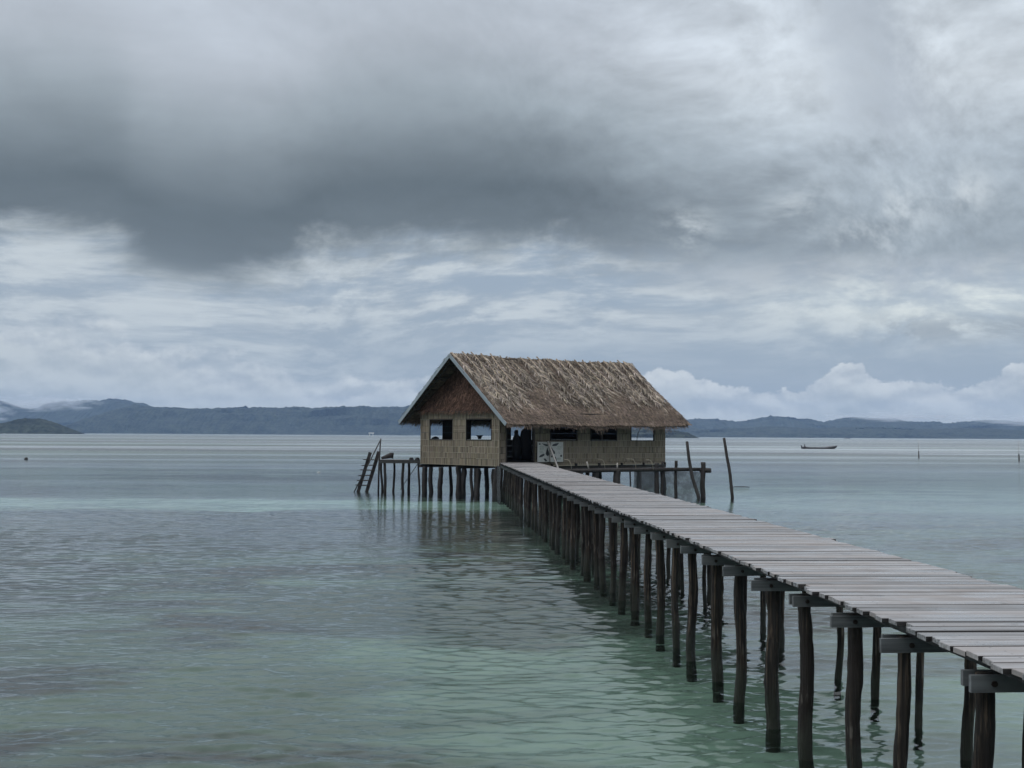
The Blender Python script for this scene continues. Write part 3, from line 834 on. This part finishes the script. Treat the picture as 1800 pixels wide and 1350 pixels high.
# ridge bundles and palm fronds laid from the ridge down the slope
def frond_mesh(L, nl, seed):
    rnd = random.Random(seed)
    m = MB()
    bend = rnd.gauss(0, .08)
    def mid(q): return Vector((bend * (max(q, 0) / L) ** 2 * L * .35, q, 0.13 + 0.04 * math.sin(q * 2.1 + seed) - 0.06 * max(q, 0) / L))
    pts = [mid(-.13)] + [mid(L * i / 9) for i in range(0, 10)]
    m.tube(pts, [.044 - .0034 * i for i in range(11)], 5, (1.2, 1.12, 1.0))
    ang0 = rnd.uniform(36, 50)
    for i in range(nl):
        q = L * (0.03 + 0.97 * (i + rnd.random() * .8) / nl)
        for sd_ in (-1, 1):
            if rnd.random() < .05: continue
            prof = 0.5 + 0.5 * math.sin(math.pi * min(1, (q / L) * .8 + .15))
            ln = rnd.uniform(.52, .78) * prof
            an = math.radians((ang0 - 12 * q / L + rnd.gauss(0, 6)) * (1 if rnd.random() < .94 else .3))
            d = Vector((sd_ * math.sin(an), math.cos(an), 0))
            a2 = an * rnd.uniform(.45, 1.15)
            d2 = Vector((sd_ * math.sin(a2), math.cos(a2), 0))
            o_ = mid(min(q, L)) + Vector((0, 0, rnd.uniform(-.01, .02)))
            wd = rnd.uniform(.026, .046)
            nrm = Vector((-d.y, d.x, rnd.uniform(-.7, .7))).normalized() * wd
            p1 = o_ + d * ln * .5 + Vector((0, 0, rnd.uniform(-.01, .04)))
            p2 = p1 + d2 * ln * .5 + Vector((0, 0, rnd.uniform(-.10, .02)))
            k = rnd.choice((.45, .7, .9, 1.0, 1.15, 1.4)) * rnd.uniform(.9, 1.1)
            col = (k, k * rnd.uniform(.95, 1.03), k * rnd.uniform(.88, 1.06))
            m.poly((o_ - nrm * .5, o_ + nrm * .5, p1 + nrm * .6, p1 - nrm * .6), col)
            m.poly((p1 - nrm * .6, p1 + nrm * .6, p2 + nrm * .12, p2 - nrm * .12), (col[0] * .9, col[1] * .9, col[2] * .9))
    return m.mesh('palm_frond', 'frond')
fm = [frond_mesh(random.uniform(4.0, 5.2), random.randint(44, 54), 300 + i) for i in range(10)]
fs = [frond_mesh(random.uniform(1.8, 3.0), random.randint(22, 30), 400 + i) for i in range(5)]
def lay(me, s, x, q, skew, lift):
    L = math.hypot(1, PITCH)
    ydir = Vector((0, s / L, -PITCH / L)); zdir = Vector((0, s * PITCH / L, 1 / L)); xdir = ydir.cross(zdir)
    R = Matrix((xdir, ydir, zdir)).transposed().to_4x4() @ Matrix.Rotation(skew, 4, 'Z')
    R.translation = roof_pt(s, q, x, lift)
    link('palm_frond', me, hut, mw=R)
for k in range(22):
    lay(fs[k % 5], -1, random.uniform(X0R + .3, X1R - .4), random.uniform(.05, 2.6), random.gauss(0, .12), -.03)
x = X0R + 0.16; i = 0
while x < X1R - 0.15:
    lay(fm[i % 10], -1, x, random.uniform(-0.05, 0.08), random.gauss(0.0, .045), random.uniform(0, .06)); i += 1
    x += random.uniform(.5, .82)
x = X0R + 0.15
while x < X1R - 0.2:
    lay(fm[(i * 3) % 10], 1, x, random.uniform(0.1, 0.2), random.gauss(0, .05), random.uniform(0, .04)); i += 1
    x += random.uniform(.5, .8)
for k in range(15):   # tufts of leaf ends folded over the ridge
    m = MB(); xx = X0R + 0.4 + k * .98 + random.uniform(-.2, .2)
    for _ in range(24):
        x1 = xx + random.gauss(0, .25); wd = random.uniform(.03, .05); kk = random.uniform(.5, 1.3)
        a = roof_pt(1, random.uniform(.1, .4), x1, .10); b_ = roof_pt(-1, random.uniform(-.02, .05), x1 + random.gauss(0, .06), random.uniform(.12, .17)); e = roof_pt(-1, random.uniform(.25, .6), x1 + random.gauss(0, .15), .12)
        m.poly((a, a + Vector((wd, 0, 0)), b_ + Vector((wd, 0, 0)), b_), (kk, kk * .97, kk * .92)); m.poly((b_, b_ + Vector((wd, 0, 0)), e + Vector((wd * .4, 0, 0)), e), (kk, kk * .97, kk * .92))
    m.build('ridge_tuft', 'frond', hut)
# roof frame: rafters, ridge pole, barge boards
m = MB(); m.tube([(X0R + .1, BA / 2, ZR - .22), (X1R - .1, BA / 2, ZR - .22)], [.07, .07], 8); m.build('ridge_pole', 'darkwood', hut)
for x in np.linspace(-.45, X1R - .3, 12):
    for s, sl in ((-1, SLF), (1, SLB)):
        m = MB(); m.beam(roof_pt(s, .1, x, -.14), roof_pt(s, sl - .1, x, -.14), .06, .1, upv=(1, 0, 0)); m.build('rafter', 'darkwood', hut)
for q in (0.8, 1.9, 3.0, 4.1, 5.2):
    for s in (-1, 1):
        m = MB(); m.tube([roof_pt(s, q, X0R + .1, -.07), roof_pt(s, q, X1R - .1, -.07)], [.028, .028], 6); m.build('purlin', 'darkwood', hut)
for s, sl in ((-1, SLF), (1, SLB)):
    L = math.hypot(1, PITCH)
    m = MB()
    ln = sl + .06
    m.box(0, ln, -0.018, 0.018, -0.10, 0.10)
    ydir = Vector((0, s / L, -PITCH / L)); nz = Vector((0, s * PITCH / L, 1 / L))
    R = Matrix((ydir, nz.cross(ydir), nz)).transposed().to_4x4()
    R.translation = roof_pt(s, 0.0, X0R - .035, 0.02)
    o = m.build('barge_board', 'barge', hut, mw=R)
# gable infill of thatch, hanging in short courses
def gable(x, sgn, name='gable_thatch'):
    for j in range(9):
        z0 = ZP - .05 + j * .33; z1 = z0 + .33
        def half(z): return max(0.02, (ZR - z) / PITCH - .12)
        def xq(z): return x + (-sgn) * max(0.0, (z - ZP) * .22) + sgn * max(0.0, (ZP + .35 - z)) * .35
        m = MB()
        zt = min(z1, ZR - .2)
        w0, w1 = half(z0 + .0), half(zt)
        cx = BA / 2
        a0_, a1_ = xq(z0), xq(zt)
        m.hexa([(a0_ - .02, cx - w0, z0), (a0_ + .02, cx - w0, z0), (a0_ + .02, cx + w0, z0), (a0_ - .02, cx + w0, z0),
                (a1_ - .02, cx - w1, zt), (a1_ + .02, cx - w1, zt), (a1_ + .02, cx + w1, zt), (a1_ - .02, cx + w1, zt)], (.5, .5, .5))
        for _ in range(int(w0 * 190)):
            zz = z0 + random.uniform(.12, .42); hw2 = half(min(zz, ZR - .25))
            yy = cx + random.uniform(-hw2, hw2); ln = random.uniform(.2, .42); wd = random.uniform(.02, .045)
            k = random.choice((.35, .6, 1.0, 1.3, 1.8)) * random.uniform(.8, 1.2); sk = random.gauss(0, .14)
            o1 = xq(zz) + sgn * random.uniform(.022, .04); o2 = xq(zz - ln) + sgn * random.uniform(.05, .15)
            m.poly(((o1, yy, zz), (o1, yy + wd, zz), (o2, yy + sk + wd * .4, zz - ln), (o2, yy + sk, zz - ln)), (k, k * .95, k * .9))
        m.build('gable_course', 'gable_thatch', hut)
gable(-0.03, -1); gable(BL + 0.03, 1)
m = MB(); m.beam((-.2, -.1, ZP - .06), (-.2, 5.4, ZP - .03), .05, .06); m.build('gable_pole', 'darkwood', hut)

# ------------------------------------------------------------------ things in and around the hut
def place(local): return hmw @ Vector(local)
HRZ = math.atan2(HL.y, HL.x)
# dark garment shaped like a standing person behind the doorway
def rounded(m, cx, cy, rings, n=12, col=(1, 1, 1)):
    """rings: (z, rx, ry, dx, dy)"""
    base = len(m.v)
    for z, rx, ry, dx_, dy_ in rings:
        for k in range(n):
            th = 2 * math.pi * k / n
            m.v.append((cx + dx_ + rx * math.cos(th), cy + dy_ + ry * math.sin(th), z)); m.c.append(col)
    for i in range(len(rings) - 1):
        for k in range(n):
            q = base + i * n
            m.f.append((q + k, q + (k + 1) % n, q + n + (k + 1) % n, q + n + k))
    m.f.append(tuple(base + k for k in reversed(range(n)))); m.f.append(tuple(base + (len(rings) - 1) * n + k for k in range(n)))
silh = thing('doorway_silhouette', 'dark bulky garment shaped like a person standing in shadow just inside the hut doorway', 'silhouette', (0, 0, 0))
p0 = Vector((4.95, 76.2, 0))
m = MB(); rounded(m, 0, 0, [(1.95, .22, .15, 0, 0), (2.4, .3, .2, .02, 0), (2.9, .27, .2, -.02, 0), (3.2, .25, .18, 0, 0), (3.33, .16, .12, -.03, 0), (3.42, .11, .11, -.05, 0), (3.55, .125, .12, -.05, 0), (3.66, .08, .08, -.05, 0)])
m.build('head_and_body', 'black', silh, True, loc=p0)
m = MB(); rounded(m, 0, 0, [(1.95, .3, .15, 0, 0), (2.6, .34, .16, 0, 0), (3.3, .33, .15, .0, 0), (3.6, .3, .14, .03, 0), (3.8, .2, .12, .12, 0), (4.1, .16, .1, .17, 0), (4.35, .13, .1, .2, 0)])
m.build('drape', 'black', silh, True, loc=p0 + Vector((.5, .1, 0)))
bk = place((4.45, BA - 0.02, 3.11))
m = MB(); rounded(m, 0, 0, [(0, .10, .10, 0, 0), (.06, .11, .11, 0, 0), (.14, .13, .13, 0, 0), (.2, .2, .18, 0, 0), (.24, .21, .19, 0, 0)])
tag(m.build('bucket', 'black', None, True, loc=bk), 'dark flared bucket on the far sill seen through the right gable window', 'bucket')
m = MB(); rounded(m, 0, 0, [(0, .30, .12, 0, 0), (.06, .27, .11, .02, 0), (.12, .16, .08, .03, 0), (.155, .06, .04, .02, 0)])
tag(m.build('bundle', 'black', None, True, loc=place((1.05, BA - .02, 3.108)), rot=(0, 0, HRZ)), 'low dark bundle lying on the far sill seen through the left gable window', 'bundle')
# bent hoop in the right-hand window
m = MB(); hp = []
for k in range(15):
    a = math.pi * (1 - k / 14 * .62)
    hp.append((0.75 + .85 * math.cos(a), 0, .92 * math.sin(a)))
m.tube(hp, [.018] * 15, 6)
tag(m.build('hoop', 'black', None, True, loc=place((10.85, -.0, 3.10)), rot=(0, 0, HRZ)), 'thin dark bent hoop standing in the window nearest the hut right end', 'hoop')

# signboard with prints, leaning against the long wall beside the door
sb = thing('signboard', 'white printed board with black ray shapes propped against the long wall beside the door', 'sign')
sm = hmw.copy(); sm.translation = hmw @ Vector((2.62, -0.16, 0)); sb.matrix_world = sm
m = MB(); m.box(0, 1.94, -.02, .02, 1.88, 3.0); m.build('panel', 'board', sb)
def flat(pts, mat, nm, d=0.0):
    m = MB(); n = len(pts)
    a = [(x, -.0225 - d, z) for x, z in pts]
    m.v = a + [(x, -.0255 - d, z) for x, _, z in a]; m.c = [(1, 1, 1)] * (2 * n)
    m.f = [tuple(range(n)), tuple(reversed(range(n, 2 * n)))] + [(i, i + n, (i + 1) % n + n, (i + 1) % n) for i in range(n)]
    m.build(nm, mat, sb)
def SP(u, v): return (u / 590 * 1.94, 3.0 - v / 500 * 1.12)
for pts in ([(85, 30), (130, 45), (180, 55), (230, 60), (235, 110), (190, 105), (150, 85)],
            [(330, 100), (350, 60), (400, 40), (490, 25), (470, 60), (430, 100), (380, 105)],
            [(210, 180), (235, 140), (245, 350), (215, 350), (180, 300)],
            [(285, 130), (330, 150), (350, 190), (400, 250), (400, 300), (330, 320), (280, 300)],
            [(280, 345), (340, 335), (390, 345), (350, 380), (290, 395)],
            [(25, 380), (70, 320), (150, 290), (160, 330), (120, 365), (60, 385)],
            [(370, 470), (385, 400), (410, 360), (430, 420), (440, 480), (400, 470)],
            [(470, 230), (490, 260), (520, 300), (505, 290)],
            [(190, 235), (245, 215), (285, 330), (240, 340)], [(130, 420), (175, 410), (225, 480), (180, 490)], [(25, 40), (60, 30), (65, 70), (30, 75)], [(520, 330), (560, 320), (565, 375), (525, 380)]):
    flat([SP(*p) for p in pts], 'ink', 'print')
for (u0, u1, v0, v1) in ((45, 150, 105, 200), (45, 140, 225, 290), (450, 550, 110, 200), (440, 550, 400, 450)):
    n = 4
    for k in range(n):
        a = v0 + (v1 - v0) * k / n; b_ = a + (v1 - v0) / n * .55
        flat([SP(u0, a), SP(u1 - random.uniform(0, 25), a), SP(u1 - random.uniform(0, 25), b_), SP(u0, b_)], 'textink', 'text_line')
m = MB(); m.beam((0, 0, 0), (0.02, 0, 1.12), .10, .05, upv=(1, 0, 0)); tag(m.build('upright_post', 'palewood', loc=place((3.45, -.30, 1.875)), rot=(0, 0, HRZ)), 'pale upright post standing in front of the printed board', 'post')
a = place((3.25, -.33, 3.03)); b_ = Vector((7.05, 73.35, 1.5))
m = MB(); m.beam((0, 0, 0), b_ - a, .09, .06); tag(m.build('diagonal_brace', 'palewood', loc=a), 'pale diagonal brace slanting down across the printed board to the right', 'brace')

# net pen beyond the pier, right of the hut
pen = thing('net_pen', 'dark log fence with grey netting standing in the water right of the pier', 'fence', (8, 72.9, 0))
def P(x, y, z): return (x - 8, y - 72.9, z)
m = MB(); m.tube([P(6.1, 72.2, 1.42), P(8.6, 72.5, 1.46), P(10.5, 72.7, 1.50), P(12.6, 72.9, 1.53), P(14.95, 72.9, 1.55)], [.10, .11, .105, .11, .10], 8, wob=.12); m.build('rail', 'wetpole', pen, True)
m = MB(); m.tube([P(14.85, 72.95, 1.5), P(15.35, 72.6, 1.5)], [.15, .13], 8, wob=.1); m.build('rail', 'wetpole', pen, True)
for x, yy, top, r in ((10.2, 72.75, 1.5, .19), (10.95, 72.9, 1.45, .04), (12.45, 72.95, 1.9, .13), (12.75, 73.0, 1.95, .07), (13.52, 73.0, 2.02, .085), (14.98, 72.8, 1.95, .145), (9.0, 72.6, 1.5, .1), (8.2, 72.5, 1.5, .12)):
    log(top + .75, r, 0.01, 9, 8, .12, .02).build('post', 'wetpole', pen, True, loc=P(x, yy, top))
nm, t = material('fishing_net')
tc = t.n('TexCoord').outputs['Object']
nn = t.noise(tc, 3.0, 4, .6)
finish(nm, t, t.mix(nn, (0.03, 0.035, 0.04), (0.07, 0.075, 0.085)), .95, alpha=t.ss(nn, .3, .7, .45, .75))
def net(pts, z0, z1, name, parent, sag=.05):
    V, F = [], []
    nx, nz = 28, 8
    P_ = [Vector(p) for p in pts]
    for i in range(nx + 1):
        q = i / nx * (len(P_) - 1); k = min(int(q), len(P_) - 2); b0 = P_[k].lerp(P_[k + 1], q - k)
        for j in range(nz + 1):
            r = j / nz
            V.append((b0.x + .03 * math.sin(j * 1.3 + i), b0.y + sag * math.sin(r * 3.14) + .04 * math.sin(i * .9 + j * .7), z0 + (z1 - z0) * r - (.05 * abs(math.sin(i * .55)) if j == nz else 0)))
    for i in range(nx):
        for j in range(nz):
            a = i * (nz + 1) + j
            F.append((a, a + nz + 1, a + nz + 2, a + 1))
    me = bpy.data.meshes.new(name); me.from_pydata(V, [], F); me.materials.append(nm)
    me.polygons.foreach_set('use_smooth', [True] * len(F))
    return link(name, me, parent)
net([P(11.25, 73.05, 0), P(13.5, 73.1, 0), P(14.95, 72.95, 0)], 1.42, -1.2, 'net', pen)
net([P(11.25, 73.55, 0), P(12.5, 73.5, 0)], 1.42, -1.2, 'net', pen)
hn = thing('hanging_net', 'blue grey net hanging under the hut end of the pier', 'net')
net([(3.66, 69.6, 0), (3.64, 71.4, 0), (3.66, 73.0, 0)], 1.68, -.5, 'netting', hn)
m = MB(); m.tube([(3.66, 69.5, 1.69), (3.66, 73.1, 1.69)], [.02, .02], 6); m.build('head_rope', 'black', hn)
# bent pale pipes and short sticks on the pen rail
def bent(x, label, hgt, run):
    m = MB(); m.tube([(0, 0, 0), (-.03, 0, hgt * .5), (-.10, 0, hgt * .85), (-.2, 0, hgt), (-.2 - run, 0, hgt + .01)], [.013] * 5, 6)
    tag(m.build('bent_pipe', 'batten', None, True, loc=(x, 72.72, 1.55)), label, 'pipe', 'bent pale pipes on the pen rail')
bent(7.7, 'bent pale pipe on the fence rail nearest the printed board', .5, .2)
bent(9.55, 'bent pale pipe on the fence rail between the two pale sticks', .52, .2)
bent(11.25, 'bent pale pipe at the middle of the fence rail, longest arm', .55, .35)
bent(12.2, 'bent pale pipe on the fence rail nearest the hut right corner', .5, .2)
for x, hgt, lx, lab in ((8.65, .42, -.11, 'pale leaning stick on the fence rail close to the pier edge'), (10.22, .36, 0, 'short upright pale stick topping the thick fence post')):
    m = MB(); m.tube([(0, 0, 0), (lx, 0, hgt)], [.045, .035], 7); tag(m.build('pale_stick', 'palewood', None, True, loc=(x, 72.7, 1.53)), lab, 'stick', 'pale sticks on the fence rail')

# leaning poles
for (x, yy, tx, ty, tz, r, bow, lab) in ((14.64, 72.3, 14.12, 72.9, 3.08, .09, -.12, 'shorter dark pole leaning behind the end of the net fence'), (16.6, 72.83, 16.25, 73.4, 3.28, .085, .06, 'taller dark pole leaning alone in open water right of the net fence')):
    m = MB(); pts = []
    for k in range(10):
        q = k / 9; zz = -1.3 + (tz + 1.3) * q; u = max(0, zz / tz) if zz > 0 else zz / tz
        pts.append((x + (tx - x) * u + bow * math.sin(math.pi * max(0, u)) + random.gauss(0, .012), yy + (ty - yy) * u, zz))
    m.tube(pts, [r * (1.1 - .25 * k / 9) for k in range(10)], 8, wob=.12)
    tag(m.build('leaning_pole', 'wetpole', None, True), lab, 'pole', 'leaning poles in the water')
m = MB(); m.tube([(-.5, 0, .02), (0, .02, .05), (.5, 0, .05), (.9, 0, .03)], [.012, .025, .03, .015], 6); tag(m.build('floating_stick', 'wetpole', None, True, loc=(20.2, 87.4, .0)), 'thin dark stick floating beside the taller leaning pole', 'stick')

# swimming platform with ladder, left of the hut
plat = thing('swim_platform', 'small plank platform on thin posts attached to the left side of the hut', 'platform', (-1.7, 79.3, 0))
def Q(x, y, z): return (x + 1.7, y - 79.3, z)
yy = 78.55
while yy < 80.3:
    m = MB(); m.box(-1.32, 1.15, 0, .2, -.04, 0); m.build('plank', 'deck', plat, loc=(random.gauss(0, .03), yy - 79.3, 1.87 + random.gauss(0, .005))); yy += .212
m = MB(); m.box(-1.30, 1.1, -.02, .02, -.14, 0); m.build('fascia', 'stringer', plat, loc=Q(-1.7, 78.53, 1.825))
m = MB(); m.box(-1.30, 1.1, -.02, .02, -.14, 0); m.build('fascia', 'stringer', plat, loc=Q(-1.7, 80.2, 1.825))
for x, yy, r in ((-2.66, 78.7, .085), (-2.13, 80.0, .07), (-1.56, 78.7, .085), (-1.26, 79.9, .08), (-.69, 78.7, .06), (-2.9, 80.0, .07)):
    log(2.5, r, .015, 8, 8, .12, .03).build('post', 'wetpole', plat, True, loc=Q(x, yy, 1.80))
m = MB(); m.tube([(0, 0, 0), (1.1, .0, 1.65)], [.018, .02], 6); m.build('brace', 'darkwood', plat, loc=Q(-1.75, 79.0, .1))
lad = thing('ladder', 'steep wooden ladder with handrail going down into the water left of the hut', 'ladder', (-3.5, 79, 0))
def A(x, y, z): return Vector((x + 3.5, y - 79, z))
m = MB(); m.beam(A(-3.02, 79.3, 2.35), A(-3.78, 78.9, -.3), .2, .07, upv=(0, 1, 0)); m.build('side_rail', 'wetpole', lad)
m = MB(); m.beam(A(-3.52, 79.3, 2.3), A(-4.28, 78.9, -.3), .2, .07, upv=(0, 1, 0)); m.build('side_rail', 'wetpole', lad)
for k in range(6):
    z = 1.86 - k * .30; u = (2.3 - z) / 2.6
    xc = -3.02 - .76 * u
    m = MB(); m.box(-.78, .1, -.16, .12, -.03, .02); m.build('tread', 'darkwood', lad, loc=A(xc, 79.3 - .4 * u, z), rot=(0, random.gauss(0, .03), 0))
m = MB(); m.tube([A(-2.86, 78.5, 3.12), A(-3.6, 78.45, 1.6), A(-4.42, 78.4, -.05)], [.035, .035, .035], 7); m.build('handrail', 'stringer', lad, True)
m = MB(); m.tube([A(-2.9, 78.6, 3.05), A(-2.98, 78.6, 1.5), A(-3.02, 78.6, -1.2)], [.04, .05, .06], 8, wob=.08); m.build('rail_post', 'wetpole', lad, True)
m = MB(); m.tube([(0, 0, .09), (.55, 0, .26), (.7, 0, .24)], [.07, .16, .17], 9, wob=.15); tag(m.build('driftwood_log', 'wetpole', None, True, loc=(-2.85, 79.0, 1.87)), 'dark stubby log lying on the small platform near the ladder', 'log')
for x, lab in ((-1.1, 'small dark coil on the small platform, the one farther from the hut'), (-.75, 'small dark coil on the small platform right beside the hut wall')):
    m = MB()
    for rr in (.12, .10, .08):
        m.tube([(rr * math.cos(a), rr * math.sin(a), .03 + (.12 - rr) * 2.0) for a in np.linspace(0, 6.28, 14)], [.03] * 14, 6)
    tag(m.build('rope_coil', 'black', None, True, loc=(x, 79.0, 1.872)), lab, 'rope', 'rope coils on the platform')

# boats, floats and marker stakes far out ------------------------------------
def hull(L, B, D_, sheer, n=18):
    m = MB(); rows = []
    for i in range(n + 1):
        q = i / n
        wv = B / 2 * (math.sin(math.pi * min(1, .12 + q * .88)) ** .55 if q < .999 else 0.03) * (1 if q > .02 else .75)
        zt = D_ + sheer * max(0, (q - .5) * 2) ** 2.4 + .12 * max(0, (.25 - q) * 4)
        zb = -.12 + (zt * .8) * max(0, (q - .86) / .14) ** 2
        x = -L / 2 + L * q
        rows.append([(x, -wv, zt), (x, -wv * .8, (zt + zb) / 2 - .05), (x, 0, zb), (x, wv * .8, (zt + zb) / 2 - .05), (x, wv, zt),
                     (x, wv * .88, zt), (x, 0, zb + .08), (x, -wv * .88, zt)])
    base = 0; k = 8
    for r in rows:
        m.v += r; m.c += [(1, 1, 1)] * k
    for i in range(n):
        for j in range(k):
            a = i * k + j; b_ = i * k + (j + 1) % k
            m.f.append((a, b_, b_ + k, a + k))
    m.f.append(tuple(range(k))); m.f.append(tuple(reversed(range(n * k, n * k + k))))
    return m
boat = thing('longboat', 'long narrow dark motor boat with one seated person at its stern, crossing the bay', 'boat', (110.6, 375, 0), math.radians(-6))
hull(10.0, 1.05, .40, .60).build('hull', 'boat', boat, True)
m = MB()
for s in (-1, 1):
    m.tube([(-4.9, s * .40, .62), (-3, s * .52, .53), (0, s * .53, .53), (2, s * .47, .60), (4, s * .26, .92)], [.035] * 5, 6)
m.build('gunwale', 'boatrim', boat, True)
for x in (-3.2, -1.2, .8, 2.6):
    m = MB(); m.box(x - .12, x + .12, -.42, .42, .40, .44); m.build('thwart', 'darkwood', boat)
m = MB(); rounded(m, -5.05, 0, [(.1, .06, .06, 0, 0), (.55, .09, .08, 0, 0), (.62, .16, .12, 0, 0), (.85, .17, .13, 0, 0), (.95, .1, .08, 0, 0)], 8); m.build('outboard_motor', 'black', boat, True)
def person(name, label, loc, rz):
    me = bpy.data.meshes.new('person')
    J = [(0, 0, .46), (0, 0, .62), (.02, 0, .85), (.04, 0, .98), (.06, 0, 1.06), (.07, 0, 1.19), (.07, 0, 1.27),
         (.04, .17, .93), (-.05, .24, .68), (-.22, .24, .55), (-.30, .24, .54), (.04, -.17, .93), (.16, -.22, .70), (.34, -.16, .62), (.42, -.15, .62),
         (.08, .10, .44), (.45, .14, .50), (.42, .14, .08), (.54, .15, .04), (.08, -.10, .44), (.45, -.14, .50), (.42, -.14, .08), (.54, -.15, .04)]
    Ed = [(0, 1), (1, 2), (2, 3), (3, 4), (4, 5), (5, 6), (3, 7), (7, 8), (8, 9), (9, 10), (3, 11), (11, 12), (12, 13), (13, 14), (0, 15), (15, 16), (16, 17), (17, 18), (0, 19), (19, 20), (20, 21), (21, 22)]
    R_ = [.15, .14, .15, .10, .055, .10, .075, .065, .05, .04, .045, .065, .05, .04, .045, .10, .075, .05, .045, .10, .075, .05, .045]
    me.from_pydata(J, Ed, [])
    o = bpy.data.objects.new(name, me); COL.objects.link(o)
    md = o.modifiers.new('skin', 'SKIN')
    sv = me.skin_vertices[0].data if me.skin_vertices else None
    if sv is None:
        bpy.context.view_layer.objects.active = o
        bpy.ops.mesh.customdata_skin_add(); sv = me.skin_vertices[0].data
    for i, r in enumerate(R_):
        sv[i].radius = (r, r)
    sv[0].use_root = True
    sub = o.modifiers.new('sub', 'SUBSURF'); sub.levels = 1; sub.render_levels = 1
    me.materials.append(MAT['cloth'])
    o.location = loc; o.rotation_euler = (0, 0, rz)
    tag(o, label, 'person')
    m = MB(); rounded(m, .07, 0, [(1.12, .105, .105, -.01, 0), (1.20, .115, .11, -.015, 0), (1.27, .09, .09, -.01, 0), (1.31, .04, .04, 0, 0)], 8); m.build('hair', 'black', o, True)
    m = MB(); rounded(m, .10, 0, [(1.07, .05, .05, 0, 0), (1.12, .085, .075, 0, 0), (1.19, .09, .08, 0, 0)], 8); m.build('face', 'skin', o, True)
    return o
person('person', 'person in dark clothes seated at the stern of the long dark boat', (110.6 - 4.2 * math.cos(math.radians(-6)), 375 - 4.2 * math.sin(math.radians(-6)), .02), math.radians(-6))
fb = hull(13, 1.6, .9, .8).build('far_boat', 'boat', None, True, loc=(905, 2860, 0), rot=(0, 0, .1))
tag(fb, 'tiny dark boat far out near the horizon beyond the longboat', 'boat')
for x, yy, zt, lab in ((80.7, 217, 1.15, 'slim dark marker stake in open water right of the longboat'), (87.8, 195, 1.05, 'slim dark marker stake at the right edge of the picture')):
    s_ = thing('marker_stake', lab, 'stake', (x, yy, 0), 0, 'marker stakes in the bay')
    m = MB(); m.tube([(0, 0, -1.3), (.02, 0, 0), (0, 0, zt)], [.1, .1, .08], 7, wob=.1); m.build('stub', 'wetpole', s_, True)
    m = MB(); m.tube([(0, 0, zt - .1), (-.08, 0, zt + 1.9)], [.03, .02], 6); m.build('rod', 'palewood', s_, True)
m = MB(); rounded(m, 0, 0, [(-.15, .12, .12, 0, 0), (-.02, .24, .22, 0, 0), (.1, .25, .23, 0, 0), (.22, .17, .16, .02, 0), (.3, .05, .05, .02, 0)], 10); tag(m.build('buoy', 'black', None, True, loc=(-49.3, 167, 0)), 'small round black buoy floating far out at the left', 'buoy')
m = MB(); rounded(m, 0, 0, [(-.06, .06, .05, 0, 0), (0, .16, .06, 0, 0), (.03, .15, .06, .03, 0), (.05, .05, .03, .05, 0)], 10); tag(m.build('float', 'board', None, True, loc=(-9.8, 118.8, 0)), 'small pale float drifting left of the ladder', 'float')
ws = thing('white_platform', 'tiny white framed platform standing far out near the horizon above the ladder', 'platform', (-109.5, 2500, 0))
m = MB()
for x in (-3, 3):
    for yy in (-2, 2): m.box(x - .4, x + .4, yy - .4, yy + .4, -1.3, 4.6)
m.build('legs_frame', 'whitepaint', ws)
m = MB(); m.box(-5, 5, -3, 3, 4.6, 6.4); m.build('roof', 'whitepaint', ws)

# ------------------------------------------------------------------ mist clinging to the hill tops
mm, t = material('hill_mist')
tc = t.n('TexCoord').outputs['Object']
ln_ = t.n('VectorMath', operation='LENGTH'); t.put(ln_.inputs[0], tc)
nn = t.noise(t.vm('MULTIPLY', tc, (3.2, 1.5, 1.6)), 1.0, 4, 0.6, 0.4)
dens = t.mul(t.ss(t.sub(nn, t.mul(ln_.outputs['Value'], 0.30)), 0.22, 0.52), 0.011)
pv = t.n('VolumePrincipled'); pv.inputs['Color'].default_value = (0.9, 0.94, 1, 1)
t.put(pv.inputs['Density'], dens)
oo = t.n('OutputMaterial'); t.t.links.new(pv.outputs[0], oo.inputs['Volume'])
mist_m = MB(); rounded(mist_m, 0, 0, [(-1, .05, .05, 0, 0), (-.85, .53, .53, 0, 0), (-.5, .87, .87, 0, 0), (0, 1, 1, 0, 0), (.5, .87, .87, 0, 0), (.85, .53, .53, 0, 0), (1, .05, .05, 0, 0)], 16)
mist_me = mist_m.mesh('mist', mm)
for mx_, my_, mz_, sx_, sz_ in ((-1960, 6900, 150, 330, 48), (-2330, 6900, 95, 260, 60), (2320, 6500, 104, 420, 26), (3000, 6500, 92, 520, 30)):
    o = link('mist', mist_me, None, (mx_, my_, mz_)); o.scale = (sx_, 130, sz_); o['kind'] = 'stuff'

# ------------------------------------------------------------------ haze
hz, t = material('sea_haze')
pv = t.n('VolumePrincipled')
pv.inputs['Color'].default_value = (0.42, 0.63, 1.0, 1)
pv.inputs['Density'].default_value = 0.6e-4
pv.inputs['Anisotropy'].default_value = 0.0
oo = t.n('OutputMaterial'); t.t.links.new(pv.outputs[0], oo.inputs['Volume'])
m = MB(); m.box(-14500, 15500, -400, 8800, -2.0, 225)
o = m.build('haze', hz); o['kind'] = 'stuff'
